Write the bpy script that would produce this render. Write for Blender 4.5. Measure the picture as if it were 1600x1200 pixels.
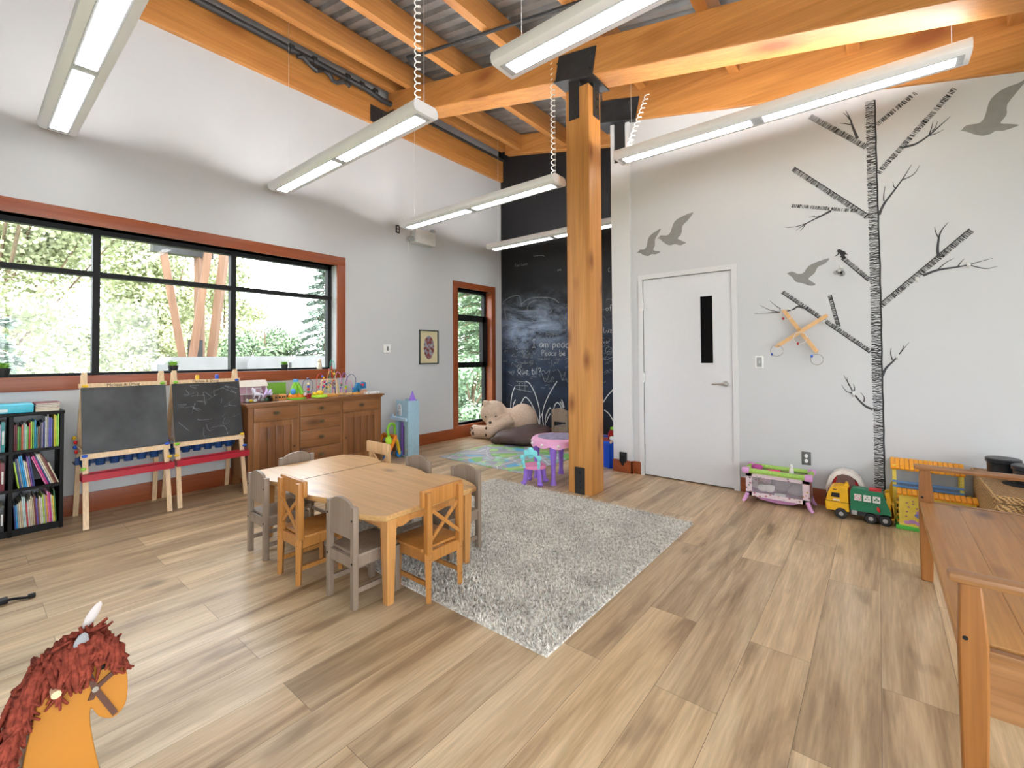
import bpy, bmesh, math, random
from mathutils import Vector, Matrix, Euler
R = math.radians; PI = math.pi
for o in list(bpy.data.objects): bpy.data.objects.remove(o)
SC = bpy.context.scene
COL = SC.collection
# ------------------------------------------------------------------ camera
cam = bpy.data.cameras.new('camera'); camo = bpy.data.objects.new('camera', cam); COL.objects.link(camo)
YAW, PITCH, ROLL, FPX, CX, CY = -.6825, .0193, .0059, 704.1, 800., 543.59
fw = Vector((math.sin(YAW)*math.cos(PITCH), math.cos(YAW)*math.cos(PITCH), math.sin(PITCH)))
rt = Vector((math.cos(YAW), -math.sin(YAW), 0)); dn = fw.cross(rt)
r2 = rt*math.cos(ROLL)+dn*math.sin(ROLL); d2 = -rt*math.sin(ROLL)+dn*math.cos(ROLL)
m = Matrix((r2, -d2, -fw)).transposed().to_4x4(); m.translation = Vector((0, 0, 1.30))
camo.matrix_world = m
cam.sensor_fit = 'HORIZONTAL'; cam.sensor_width = 36; cam.lens = FPX/1600*36
cam.shift_x = 0; cam.shift_y = -(600-CY)/1600
cam.clip_start = .02; cam.clip_end = 200
SC.camera = camo
# ------------------------------------------------------------------ world, sun, exposure
SC.view_settings.view_transform = 'Standard'; SC.view_settings.look = 'None'
SC.view_settings.gamma = 1; SC.view_settings.use_curve_mapping = False
SC.view_settings.exposure = 0.97
w = bpy.data.worlds.new('world'); SC.world = w; w.use_nodes = True
bg = w.node_tree.nodes['Background']; bg.inputs[0].default_value = (.88, .95, 1, 1); bg.inputs[1].default_value = SKY = 4.6
sun = bpy.data.lights.new('sun', 'SUN'); suno = bpy.data.objects.new('sun', sun); COL.objects.link(suno)
sun.energy = 3.4; sun.angle = R(1.5); sun.color = (1, .95, .85)
suno.rotation_euler = Vector((-.50, .06, -.86)).to_track_quat('-Z', 'Y').to_euler()
LAMP_UP, LAMP_DOWN = 36.0, 7.5
# ------------------------------------------------------------------ materials
MATS = {}
def newmat(name):
    m = bpy.data.materials.new(name); m.use_nodes = True
    nt = m.node_tree; b = nt.nodes['Principled BSDF']
    return m, nt, b
def N(nt, typ, **kw):
    n = nt.nodes.new(typ)
    for k, v in kw.items(): setattr(n, k, v)
    return n
def coord(nt, scale=(1, 1, 1), rot=(0, 0, 0), kind='Object'):
    tc = N(nt, 'ShaderNodeTexCoord'); mp = N(nt, 'ShaderNodeMapping')
    mp.inputs['Scale'].default_value = scale; mp.inputs['Rotation'].default_value = rot
    nt.links.new(tc.outputs[kind], mp.inputs['Vector']); return mp.outputs[0]
def ramp(nt, fac, stops):
    r = N(nt, 'ShaderNodeValToRGB'); e = r.color_ramp.elements
    while len(e) < len(stops): e.new(.5)
    for i, (p, c) in enumerate(stops): e[i].position = p; e[i].color = (*c, 1) if len(c) == 3 else c
    nt.links.new(fac, r.inputs[0]); return r.outputs[0]
def mixc(nt, a, b, f, mode='MIX'):
    n = N(nt, 'ShaderNodeMix', data_type='RGBA', blend_type=mode)
    for s, v in ((n.inputs[6], a), (n.inputs[7], b), (n.inputs[0], f)):
        if isinstance(v, (int, float)): s.default_value = v
        elif isinstance(v, tuple): s.default_value = (*v, 1) if len(v) == 3 else v
        else: nt.links.new(v, s)
    return n.outputs[2]
def plain(name, c, rough=.5, metal=0, var=.06, scale=30, bump=0, spec=.5, alpha=None):
    if name in MATS: return MATS[name]
    m, nt, b = newmat(name)
    no = N(nt, 'ShaderNodeTexNoise'); no.inputs['Scale'].default_value = scale; no.inputs['Detail'].default_value = 3
    nt.links.new(coord(nt), no.inputs['Vector'])
    lo = tuple(max(0, x*(1-var)) for x in c); hi = tuple(min(1, x*(1+var)) for x in c)
    nt.links.new(ramp(nt, no.outputs[0], [(.3, lo), (.7, hi)]), b.inputs['Base Color'])
    b.inputs['Roughness'].default_value = rough; b.inputs['Metallic'].default_value = metal
    b.inputs['Specular IOR Level'].default_value = spec
    if bump:
        bp = N(nt, 'ShaderNodeBump'); bp.inputs['Strength'].default_value = bump; bp.inputs['Distance'].default_value = .01
        nt.links.new(no.outputs[0], bp.inputs['Height']); nt.links.new(bp.outputs[0], b.inputs['Normal'])
    if alpha is not None: b.inputs['Alpha'].default_value = alpha
    MATS[name] = m; return m
def wood(name, c1, c2, knot, axis='x', scale=1.0, rough=.45, knots=True, seed=0., kscale=1.6):
    """long grain along axis, soft growth bands, round knots"""
    if name in MATS: return MATS[name]
    m, nt, b = newmat(name)
    st = {'x': (.6, 9, 9), 'y': (9, .6, 9), 'z': (9, 9, .6)}[axis]
    v = coord(nt, tuple(s*scale for s in st)); 
    n1 = N(nt, 'ShaderNodeTexNoise'); n1.inputs['Scale'].default_value = 1.3; n1.inputs['Detail'].default_value = 6; n1.inputs['Roughness'].default_value = .6
    n1.inputs['Distortion'].default_value = .6
    nt.links.new(v, n1.inputs['Vector'])
    base = ramp(nt, n1.outputs[0], [(.3, c1), (.72, c2)])
    st2 = {'x': (2, 60, 60), 'y': (60, 2, 60), 'z': (60, 60, 2)}[axis]
    n2 = N(nt, 'ShaderNodeTexNoise'); n2.inputs['Scale'].default_value = 1.2; n2.inputs['Detail'].default_value = 3
    nt.links.new(coord(nt, tuple(s*scale for s in st2)), n2.inputs['Vector'])
    fine = ramp(nt, n2.outputs[0], [(.35, (.86, .86, .86)), (.65, (1.05, 1.05, 1.05))])
    col = mixc(nt, base, fine, 1.0, 'MULTIPLY')
    if knots:
        ks = {'x': (.45, 1, 1), 'y': (1, .45, 1), 'z': (1, 1, .45)}[axis]
        vo = N(nt, 'ShaderNodeTexVoronoi'); vo.inputs['Scale'].default_value = kscale*2.2*scale; vo.inputs['Randomness'].default_value = 1
        nt.links.new(coord(nt, tuple(s for s in ks)), vo.inputs['Vector'])
        kf = ramp(nt, vo.outputs['Distance'], [(.07, (.95, .95, .95)), (.13, (.55, .55, .55)), (.24, (0, 0, 0))])
        col = mixc(nt, col, knot, kf)
    nt.links.new(col, b.inputs['Base Color'])
    b.inputs['Roughness'].default_value = rough
    bp = N(nt, 'ShaderNodeBump'); bp.inputs['Strength'].default_value = .12; bp.inputs['Distance'].default_value = .004
    nt.links.new(n2.outputs[0], bp.inputs['Height']); nt.links.new(bp.outputs[0], b.inputs['Normal'])
    MATS[name] = m; return m
def emit(name, c, s):
    if name in MATS: return MATS[name]
    m, nt, b = newmat(name); b.inputs['Base Color'].default_value = (*c, 1)
    b.inputs['Emission Color'].default_value = (*c, 1); b.inputs['Emission Strength'].default_value = s
    MATS[name] = m; return m
def glass(name, tint=(1, 1, 1), refl=.06):
    if name in MATS: return MATS[name]
    m, nt, b = newmat(name); nt.nodes.remove(b)
    t = N(nt, 'ShaderNodeBsdfTransparent'); t.inputs[0].default_value = (*tint, 1)
    g = N(nt, 'ShaderNodeBsdfGlossy'); g.inputs['Roughness'].default_value = .02
    lw = N(nt, 'ShaderNodeLayerWeight'); lw.inputs[0].default_value = .5
    pw = N(nt, 'ShaderNodeMath', operation='POWER'); pw.inputs[1].default_value = 4; nt.links.new(lw.outputs['Facing'], pw.inputs[0])
    fr = N(nt, 'ShaderNodeMath', operation='MULTIPLY_ADD'); fr.inputs[1].default_value = .4; fr.inputs[2].default_value = .025; nt.links.new(pw.outputs[0], fr.inputs[0])
    mx = N(nt, 'ShaderNodeMixShader'); nt.links.new(fr.outputs[0], mx.inputs[0])
    nt.links.new(t.outputs[0], mx.inputs[1]); nt.links.new(g.outputs[0], mx.inputs[2])
    nt.links.new(mx.outputs[0], nt.nodes['Material Output'].inputs[0])
    MATS[name] = m; return m
# ------------------------------------------------------------------ mesh builder
class MB:
    def __init__(s): s.b = bmesh.new(); s.mats = []
    def _mi(s, m):
        if m is None: return 0
        if m not in s.mats: s.mats.append(m)
        return s.mats.index(m)
    def _add(s, vs, fs, m=None, M=None):
        k = s._mi(m); V = [s.b.verts.new(M @ Vector(v) if M else v) for v in vs]
        for f in fs:
            try: q = s.b.faces.new([V[i] for i in f]); q.material_index = k
            except ValueError: pass
        return s
    def box(s, c, d, rot=(0, 0, 0), m=None, bev=0):
        x, y, z = d[0]/2, d[1]/2, d[2]/2
        M = Matrix.Translation(c) @ Euler(rot).to_matrix().to_4x4()
        if bev:
            t = bmesh.new(); bmesh.ops.create_cube(t, size=1); bmesh.ops.scale(t, vec=d, verts=t.verts)
            bmesh.ops.bevel(t, geom=list(t.edges), offset=min(bev, x*.9, y*.9, z*.9), segments=2, affect='EDGES', profile=.6)
            t.verts.index_update(); vs = [v.co.copy() for v in t.verts]; fs = [[v.index for v in f.verts] for f in t.faces]; t.free()
            return s._add(vs, fs, m, M)
        vs = [(-x, -y, -z), (x, -y, -z), (x, y, -z), (-x, y, -z), (-x, -y, z), (x, -y, z), (x, y, z), (-x, y, z)]
        return s._add(vs, [(0, 3, 2, 1), (4, 5, 6, 7), (0, 1, 5, 4), (1, 2, 6, 5), (2, 3, 7, 6), (3, 0, 4, 7)], m, M)
    def bb(s, a, b, m=None, bev=0):
        return s.box([(a[i]+b[i])/2 for i in range(3)], [abs(b[i]-a[i]) for i in range(3)], m=m, bev=bev)
    def bar(s, p0, p1, w, h, m=None, up=(0, 0, 1), bev=0):
        """rectangular bar from p0 to p1, w across, h along up"""
        p0, p1 = Vector(p0), Vector(p1); d = p1-p0; L = d.length; x = d/L; u = Vector(up); y = u.cross(x)
        if y.length < 1e-4: y = Vector((1, 0, 0)).cross(x)
        y.normalize(); z = x.cross(y)
        M = Matrix((x, y, z)).transposed().to_4x4(); M.translation = (p0+p1)/2
        t = MB(); t.box((0, 0, 0), (L, w, h), bev=bev)
        t.b.verts.index_update()
        s._add([M @ v.co for v in t.b.verts], [[v.index for v in f.verts] for f in t.b.faces], m); t.b.free(); return s
    def tube(s, pts, r, n=8, closed=False, m=None, caps=True):
        P = [Vector(p) for p in pts]; k = len(P); rr = r if isinstance(r, (list, tuple)) else [r]*k
        vs = []; fs = []; ref = None
        for i in range(k):
            if closed: t = P[(i+1) % k]-P[i-1]
            else: t = P[min(i+1, k-1)]-P[max(i-1, 0)]
            t = t.normalized() if t.length > 1e-9 else Vector((0, 0, 1))
            if ref is None: ref = Vector((0, 0, 1)) if abs(t.z) < .9 else Vector((1, 0, 0))
            a = ref-t*ref.dot(t)
            if a.length < 1e-4: a = Vector((1, 0, 0))-t*t.x
            a.normalize(); ref = a; b = t.cross(a)
            for j in range(n):
                an = 2*PI*j/n; vs.append(P[i]+(a*math.cos(an)+b*math.sin(an))*rr[i])
        for i in range(k if closed else k-1):
            for j in range(n):
                fs.append((i*n+j, i*n+(j+1) % n, ((i+1) % k)*n+(j+1) % n, ((i+1) % k)*n+j))
        if caps and not closed: fs.append(tuple(range(n))[::-1]); fs.append(tuple((k-1)*n+j for j in range(n)))
        return s._add(vs, fs, m)
    def cyl(s, p0, p1, r0, r1=None, n=16, m=None): return s.tube([p0, p1], [r0, r0 if r1 is None else r1], n, m=m)
    def lathe(s, prof, c=(0, 0, 0), n=24, m=None, M=None):
        vs = []; fs = []
        for (r, z) in prof:
            for j in range(n): vs.append(Vector((max(r, 1e-4)*math.cos(2*PI*j/n), max(r, 1e-4)*math.sin(2*PI*j/n), z)))
        for i in range(len(prof)-1):
            for j in range(n): fs.append((i*n+j, i*n+(j+1) % n, (i+1)*n+(j+1) % n, (i+1)*n+j))
        fs.append(tuple(range(n))[::-1]); fs.append(tuple((len(prof)-1)*n+j for j in range(n)))
        T = Matrix.Translation(c)
        return s._add(vs, fs, m, T @ M if M else T)
    def prism(s, poly, a, b, axis='y', m=None, M=None):
        """poly: 2d points in the plane across axis, extruded from a to b"""
        mk = {'x': lambda p, t: (t, p[0], p[1]), 'y': lambda p, t: (p[0], t, p[1]), 'z': lambda p, t: (p[0], p[1], t)}[axis]
        k = len(poly); vs = [mk(p, a) for p in poly]+[mk(p, b) for p in poly]
        fs = [tuple(range(k))[::-1], tuple(range(k, 2*k))]+[(i, (i+1) % k, k+(i+1) % k, k+i) for i in range(k)]
        return s._add(vs, fs, m, M)
    def ell(s, c, r, rot=(0, 0, 0), n=14, m=None):
        if isinstance(r, (int, float)): r = (r, r, r)
        vs = []; fs = []; h = n//2
        M = Matrix.Translation(c) @ Euler(rot).to_matrix().to_4x4()
        for i in range(1, h):
            t = PI*i/h
            for j in range(n): vs.append(Vector((r[0]*math.sin(t)*math.cos(2*PI*j/n), r[1]*math.sin(t)*math.sin(2*PI*j/n), r[2]*math.cos(t))))
        top = len(vs); vs += [Vector((0, 0, r[2])), Vector((0, 0, -r[2]))]
        for i in range(h-2):
            for j in range(n): fs.append((i*n+j, (i+1)*n+j, (i+1)*n+(j+1) % n, i*n+(j+1) % n))
        for j in range(n):
            fs.append((top, j, (j+1) % n)); fs.append((top+1, (h-2)*n+(j+1) % n, (h-2)*n+j))
        return s._add(vs, fs, m, M)
    def quad(s, a, b, c, d, m=None): return s._add([a, b, c, d], [(0, 1, 2, 3)], m)
    def build(s, name, mat=None, parent=None, sharp=35, loc=None, rz=None):
        me = bpy.data.meshes.new(name); bmesh.ops.recalc_face_normals(s.b, faces=s.b.faces)
        s.b.to_mesh(me); s.b.free()
        if s.mats:
            for m_ in s.mats: me.materials.append(m_)
        elif mat: me.materials.append(mat)
        for p in me.polygons: p.use_smooth = True
        me.set_sharp_from_angle(angle=R(sharp))
        o = bpy.data.objects.new(name, me); COL.objects.link(o)
        if parent: o.parent = parent
        if loc: o.location = loc
        if rz: o.rotation_euler.z = rz
        return o
def tag(o, label=None, cat=None, group=None, kind=None):
    if label: o['label'] = label
    if cat: o['category'] = cat
    if group: o['group'] = group
    if kind: o['kind'] = kind
    return o
def thing(name, label, cat, loc=(0, 0, 0), rz=0, group=None):
    o = bpy.data.objects.new(name, None); COL.objects.link(o); o.location = loc; o.rotation_euler = (0, 0, rz)
    o.empty_display_size = .05
    return tag(o, label, cat, group)
def struct(name, mb, mat, parent=None, **k):
    o = mb.build(name, mat, parent, **k)
    if not parent: o['kind'] = 'structure'
    return o
KIDS = {}
def children(o):
    return [c for c in COL.objects if c.parent == o]
def dup(root, label, loc, rz=0, group=None):
    r = root.copy(); COL.objects.link(r); r.location = loc; r.rotation_euler = (0, 0, rz); r['label'] = label
    if group: r['group'] = group
    for ch in children(root):
        c = ch.copy(); COL.objects.link(c); c.parent = r
        for g in children(ch):
            d = g.copy(); COL.objects.link(d); d.parent = c
    return r
def remesh(o, size, smooth=3):
    md = o.modifiers.new('merge', 'REMESH'); md.mode = 'VOXEL'; md.voxel_size = size; md.use_smooth_shade = True
    if smooth: s = o.modifiers.new('soften', 'SMOOTH'); s.iterations = smooth; s.factor = .6
    return o
def text_mesh(body, size, depth=.0008):
    cu = bpy.data.curves.new('t', 'FONT'); cu.body = body; cu.size = size; cu.extrude = depth; cu.resolution_u = 3
    o = bpy.data.objects.new('t', cu); COL.objects.link(o)
    me = bpy.data.meshes.new_from_object(o); bpy.data.objects.remove(o); return me
rnd = random.Random(7)
def arc(c, r, a0, a1, n, ax='xz', ry=None):
    ry = ry or r; out = []
    for i in range(n+1):
        a = R(a0+(a1-a0)*i/n); u, v = r*math.cos(a), ry*math.sin(a)
        out.append({'xz': (c[0]+u, c[1], c[2]+v), 'yz': (c[0], c[1]+u, c[2]+v), 'xy': (c[0]+u, c[1]+v, c[2])}[ax])
    return out
def smooth_path(pts, n=6):
    P = [Vector(p) for p in pts]; out = []
    for i in range(len(P)-1):
        p0 = P[max(i-1, 0)]; p1 = P[i]; p2 = P[i+1]; p3 = P[min(i+2, len(P)-1)]
        for k in range(n):
            t = k/n; out.append(.5*((2*p1)+(-p0+p2)*t+(2*p0-5*p1+4*p2-p3)*t*t+(-p0+3*p1-3*p2+p3)*t**3))
    out.append(P[-1]); return out
# palette
WALL = plain('painted wall', (.565, .570, .578), .75, var=.012, scale=3)
WHITE = plain('white paint', (.65, .65, .65), .5, var=.01)
TRIM = wood('stained trim', (.25, .052, .014), (.34, .085, .024), (.2, .04, .01), 'y', 1, .4, knots=False)
TRIMZ = wood('stained trim upright', (.25, .052, .014), (.34, .085, .024), (.2, .04, .01), 'z', 1, .4, knots=False)
TRIMX = wood('stained trim across', (.25, .052, .014), (.34, .085, .024), (.2, .04, .01), 'x', 1, .4, knots=False)
FIRX = wood('fir across', (.40, .155, .032), (.56, .25, .065), (.24, .07, .015), 'x', .8, .5, kscale=1.1)
FIRY = wood('fir along', (.38, .145, .03), (.54, .24, .062), (.24, .07, .015), 'y', .8, .5, kscale=1.1)
FIRZ = wood('fir upright', (.46, .185, .04), (.64, .30, .085), (.22, .07, .015), 'z', .8, .5, kscale=2.3)
STEEL = plain('black steel', (.022, .022, .023), .45, var=.2, scale=12)
BLACK = plain('black frame', (.009, .009, .010), .55, spec=.25)
PINE = wood('lacquered pine', (.54, .29, .10), (.68, .41, .17), (.24, .10, .03), 'x', 1.0, .30, kscale=2.4); PINE.node_tree.nodes['Principled BSDF'].inputs['Specular IOR Level'].default_value = .9
PINEZ = wood('lacquered pine upright', (.55, .25, .07), (.68, .35, .12), (.33, .13, .04), 'z', 1.2, .35, knots=False)
PINEO = wood('orange pine', (.55, .24, .06), (.68, .33, .10), (.33, .13, .04), 'x', 1.3, .35, knots=False)
TAUPE = wood('taupe painted wood', (.24, .175, .125), (.32, .245, .185), (.2, .15, .12), 'z', 1.3, .45, knots=False)
BEECH = wood('beech', (.72, .50, .28), (.82, .61, .38), (.5, .3, .15), 'z', 1.3, .45, knots=False)
def C(name, c, rough=.4, **k): return plain(name, c, rough, **k)
RED = C('red plastic', (.62, .02, .025)); BLUE = C('blue plastic', (.02, .10, .55)); YEL = C('yellow plastic', (.85, .55, .02))
GREEN = C('green plastic', (.22, .55, .03)); ORG = C('orange plastic', (.85, .24, .01)); PINK = C('pink plastic', (.85, .30, .55))
PURP = C('purple plastic', (.30, .16, .66)); CYAN = C('aqua plastic', (.22, .68, .72)); WP = C('white plastic', (.80, .80, .78))
CHROME = C('brushed metal', (.55, .54, .52), .3, metal=1.0)
TRUNK_L = [(-0.052, 3.428), (-0.049, 3.105), (-0.047, 2.642), (-0.045, 2.258), (-0.043, 2.028), (-0.042, 2.053), (-0.044, 1.657), (-0.045, 1.202), (-0.041, 0.824), (-0.041, 0.373), (-0.041, 0.215)]
TRUNK_R = [(0.015, 3.404), (0.016, 3.085), (0.019, 2.626), (0.022, 2.246), (0.024, 2.019), (0.026, 2.044), (0.026, 1.652), (0.024, 1.202), (0.026, 0.829), (0.026, 0.383), (0.025, 0.217)]
BRANCHES = [[(-0.047, 3.027), (-0.436, 3.419)], [(0.022, 3.19), (0.262, 3.363)], [(0.024, 2.789), (0.485, 3.314)], [(-0.048, 2.435), (-0.575, 2.984)], [(-0.122, 2.507), (-0.59, 2.652)], [(-0.045, 1.918), (-0.222, 2.13)], [(0.026, 1.698), (0.557, 2.22)], [(-0.045, 1.323), (-0.67, 1.88)], [(-0.263, 1.538), (-0.321, 1.816)]]
TWIGS = [[[(-0.106, 3.115), (-0.137, 3.227), (-0.152, 3.295), (-0.182, 3.384)], [(-0.149, 3.247), (-0.184, 3.265), (-0.225, 3.285)], [(-0.147, 3.274), (-0.171, 3.325), (-0.198, 3.366)]], [[(0.183, 2.955), (0.255, 2.958), (0.33, 3.0), (0.404, 3.063), (0.456, 3.109)], [(0.33, 3.0), (0.372, 3.004), (0.419, 3.022)], [(0.336, 3.01), (0.35, 3.059), (0.359, 3.107)], [(0.352, 3.03), (0.371, 3.052), (0.384, 3.098)]], [[(0.023, 2.443), (0.057, 2.527), (0.128, 2.631), (0.185, 2.72), (0.23, 2.804)], [(0.055, 2.55), (0.056, 2.603), (0.065, 2.668)], [(0.133, 2.629), (0.119, 2.655), (0.115, 2.694)], [(0.173, 2.694), (0.24, 2.721), (0.277, 2.784)]], [[(-0.298, 2.544), (-0.365, 2.514), (-0.46, 2.476), (-0.558, 2.42)], [(-0.365, 2.514), (-0.412, 2.519), (-0.459, 2.519)], [(-0.46, 2.476), (-0.544, 2.456), (-0.636, 2.46)], [(-0.488, 2.465), (-0.502, 2.435), (-0.527, 2.41)]], [[(0.374, 2.044), (0.367, 2.102), (0.377, 2.2), (0.395, 2.254), (0.43, 2.304)], [(0.374, 2.194), (0.359, 2.239), (0.354, 2.283)]], [[(0.28, 1.914), (0.364, 1.946), (0.476, 1.956), (0.535, 1.966), (0.658, 1.997)], [(0.476, 1.96), (0.491, 1.986), (0.511, 2.014)], [(0.544, 1.958), (0.62, 1.925), (0.68, 1.933)], [(0.364, 1.949), (0.411, 1.997), (0.457, 2.025)]], [[(0.022, 1.124), (0.046, 1.188), (0.093, 1.247), (0.127, 1.299), (0.19, 1.393)], [(0.087, 1.255), (0.077, 1.307), (0.081, 1.351)], [(0.133, 1.306), (0.148, 1.335), (0.16, 1.376)]], [[(-0.043, 0.847), (-0.1, 0.881), (-0.16, 0.962), (-0.195, 1.045), (-0.232, 1.125)], [(-0.1, 0.904), (-0.099, 0.949), (-0.123, 0.986)], [(-0.166, 0.972), (-0.215, 0.99), (-0.248, 1.043)], [(-0.169, 0.981), (-0.159, 1.016), (-0.168, 1.054)], [(-0.195, 1.037), (-0.205, 1.068), (-0.209, 1.107)]], [[(-0.51, 1.719), (-0.555, 1.733), (-0.597, 1.708), (-0.699, 1.692), (-0.903, 1.69)], [(-0.699, 1.693), (-0.78, 1.721), (-0.856, 1.768)], [(-0.677, 1.714), (-0.727, 1.755), (-0.774, 1.805)]]]
BIRDS = [[(-2.064, 2.441), (-2.044, 2.459), (-2.025, 2.474), (-1.989, 2.469), (-1.961, 2.483), (-1.947, 2.512), (-1.938, 2.564), (-1.924, 2.593), (-1.9, 2.618), (-1.851, 2.643), (-1.798, 2.666), (-1.793, 2.656), (-1.82, 2.611), (-1.85, 2.57), (-1.858, 2.54), (-1.859, 2.493), (-1.878, 2.451), (-1.843, 2.432), (-1.8, 2.417), (-1.822, 2.404), (-1.854, 2.397), (-1.897, 2.405), (-1.927, 2.391), (-1.962, 2.396), (-2.0, 2.417), (-2.028, 2.438)], [(-1.839, 2.565), (-1.815, 2.574), (-1.796, 2.592), (-1.763, 2.586), (-1.721, 2.581), (-1.69, 2.604), (-1.675, 2.642), (-1.659, 2.685), (-1.633, 2.72), (-1.588, 2.742), (-1.528, 2.76), (-1.46, 2.772), (-1.453, 2.762), (-1.48, 2.728), (-1.515, 2.692), (-1.559, 2.656), (-1.567, 2.622), (-1.573, 2.583), (-1.585, 2.555), (-1.613, 2.529), (-1.576, 2.5), (-1.527, 2.47), (-1.552, 2.461), (-1.577, 2.452), (-1.606, 2.458), (-1.641, 2.474), (-1.692, 2.469), (-1.723, 2.481), (-1.758, 2.508), (-1.789, 2.539), (-1.81, 2.559)], [(-0.635, 2.041), (-0.592, 2.054), (-0.55, 2.028), (-0.508, 2.031), (-0.473, 2.079), (-0.425, 2.109), (-0.318, 2.136), (-0.345, 2.094), (-0.398, 2.069), (-0.426, 2.016), (-0.47, 1.977), (-0.444, 1.945), (-0.417, 1.918), (-0.455, 1.91), (-0.517, 1.94), (-0.565, 1.958), (-0.593, 2.003)], [(0.496, 2.983), (0.513, 2.984), (0.534, 3.009), (0.568, 3.011), (0.608, 3.007), (0.631, 3.03), (0.642, 3.064), (0.656, 3.126), (0.673, 3.167), (0.709, 3.201), (0.753, 3.221), (0.809, 3.229), (0.849, 3.248), (0.834, 3.216), (0.809, 3.181), (0.758, 3.108), (0.748, 3.074), (0.747, 3.028), (0.73, 2.996), (0.716, 2.969), (0.761, 2.95), (0.804, 2.929), (0.785, 2.92), (0.729, 2.912), (0.691, 2.923), (0.665, 2.909), (0.626, 2.908), (0.586, 2.928), (0.553, 2.955), (0.52, 2.978)]]
ANIMAL = [(-0.28, 2.145), (-0.258, 2.161), (-0.254, 2.176), (-0.264, 2.188), (-0.257, 2.198), (-0.246, 2.203), (-0.229, 2.192), (-0.207, 2.177), (-0.198, 2.161), (-0.182, 2.142), (-0.203, 2.153), (-0.208, 2.139), (-0.199, 2.126), (-0.208, 2.114), (-0.221, 2.113), (-0.232, 2.129), (-0.245, 2.136), (-0.234, 2.145), (-0.245, 2.166), (-0.251, 2.156), (-0.265, 2.147)]
HOOPRACK = [(-0.655, 1.699), (-0.413, 1.324), (-0.715, 1.378), (-0.335, 1.637)]
HOOPS = [(-0.712, 1.339), (-0.411, 1.26), (-0.531, 1.447), (-0.63, 1.667)]
BALLS = [(-0.753, 1.304), (-0.454, 1.292), (-0.546, 1.406), (-0.674, 1.602)]
HOOKS = [(0.247, 1.884), (0.533, 1.962), (0.118, 1.28), (-0.166, 0.969), (-0.366, 1.591), (-0.677, 1.705), (-0.236, 2.045)]
GRASS = [[(-5.034, 0.396), (-5.024, 0.537), (-4.987, 0.679), (-4.932, 0.779)], [(-4.989, 0.392), (-4.97, 0.47), (-4.925, 0.549)], [(-4.882, 0.371), (-4.792, 0.509), (-4.713, 0.602), (-4.62, 0.546), (-4.52, 0.404), (-4.446, 0.248), (-4.422, 0.123)], [(-4.703, 0.877), (-4.617, 0.838), (-4.517, 0.7), (-4.452, 0.542), (-4.412, 0.384), (-4.406, 0.125)], [(-4.397, 0.279), (-4.355, 0.349)], [(-4.061, 0.889), (-4.191, 0.715), (-4.297, 0.525), (-4.347, 0.376), (-4.348, 0.243), (-4.325, 0.126)], [(-4.3, 0.128), (-4.291, 0.287), (-4.25, 0.396), (-4.194, 0.465)], [(-4.276, 0.209), (-4.243, 0.291), (-4.195, 0.361)], [(-4.274, 0.328), (-4.226, 0.424), (-4.178, 0.447)], [(-4.141, 0.136), (-4.14, 0.299), (-4.131, 0.43), (-4.091, 0.524), (-4.044, 0.547), (-3.999, 0.504), (-3.976, 0.461)], [(-3.975, 0.602), (-3.945, 0.533), (-3.927, 0.477)], [(-4.006, 0.568), (-3.96, 0.507), (-3.946, 0.469)], [(-3.232, 0.601), (-3.152, 0.714), (-3.046, 0.819)], [(-3.214, 0.488), (-3.142, 0.44), (-3.077, 0.35), (-3.046, 0.281)]]
SKETCH = [[(-5.197, 2.222), (-5.18, 2.285), (-5.038, 2.35), (-4.859, 2.366), (-4.804, 2.305), (-4.781, 2.165)], [(-4.781, 2.203), (-4.67, 2.268), (-4.517, 2.298), (-4.338, 2.289), (-4.193, 2.267), (-4.08, 2.225), (-4.011, 2.166)], [(-4.641, 2.056), (-4.648, 2.155), (-4.578, 2.224), (-4.457, 2.251)], [(-5.164, 2.168), (-5.148, 2.038), (-5.107, 1.933)], [(-4.511, 3.002), (-4.332, 2.988), (-4.295, 2.965)], [(-4.919, 0.87), (-4.636, 0.86)], [(-4.927, 0.795), (-4.652, 0.798)], [(-4.936, 0.738), (-4.561, 0.698)], [(-4.831, 0.86), (-4.84, 0.717)], [(-4.721, 0.87), (-4.714, 0.691)], [(-4.408, 1.066), (-4.349, 0.995), (-4.292, 0.877), (-4.219, 0.998), (-4.204, 1.081), (-4.276, 1.02), (-4.32, 1.067), (-4.378, 1.043)], [(-4.048, 1.095), (-3.994, 1.026), (-3.953, 0.911), (-3.898, 1.051)], [(-3.231, 1.257), (-3.159, 1.247), (-3.064, 1.289)]]
WORDS = [('I am peace', -4.554, 1.455, 0.122), ('Peace be with you', -4.361, 1.313, 0.09), ('I will', -4.174, 1.182, 0.05), ('Que til?', -4.878, 0.997, 0.112), ('Kula', -4.749, 1.272, 0.081), ('love', -4.755, 1.433, 0.056), ('Sin tha', -4.726, 1.175, 0.045), ('more dance', -4.443, 1.249, 0.037), ('hope', -4.271, 1.647, 0.059), ('Rain', -4.962, 1.563, 0.05), ('sun', -5.196, 1.209, 0.046), ('joy', -5.178, 1.388, 0.052), ('Girl power', -4.88, 1.724, 0.063), ('of', -3.175, 1.98, 0.087), ('C', -3.133, 2.562, 0.055), ('Luz', -3.214, 1.654, 0.076), ('vor', -3.222, 1.491, 0.065), ('Fier Luna', -4.919, 2.872, 0.05), ('sea', -4.034, 2.691, 0.036), ('world', -5.08, 1.018, 0.043), ('kind', -4.221, 0.761, 0.04)]
PEACESIGN = [(-3.128, 1.381)]
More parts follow.
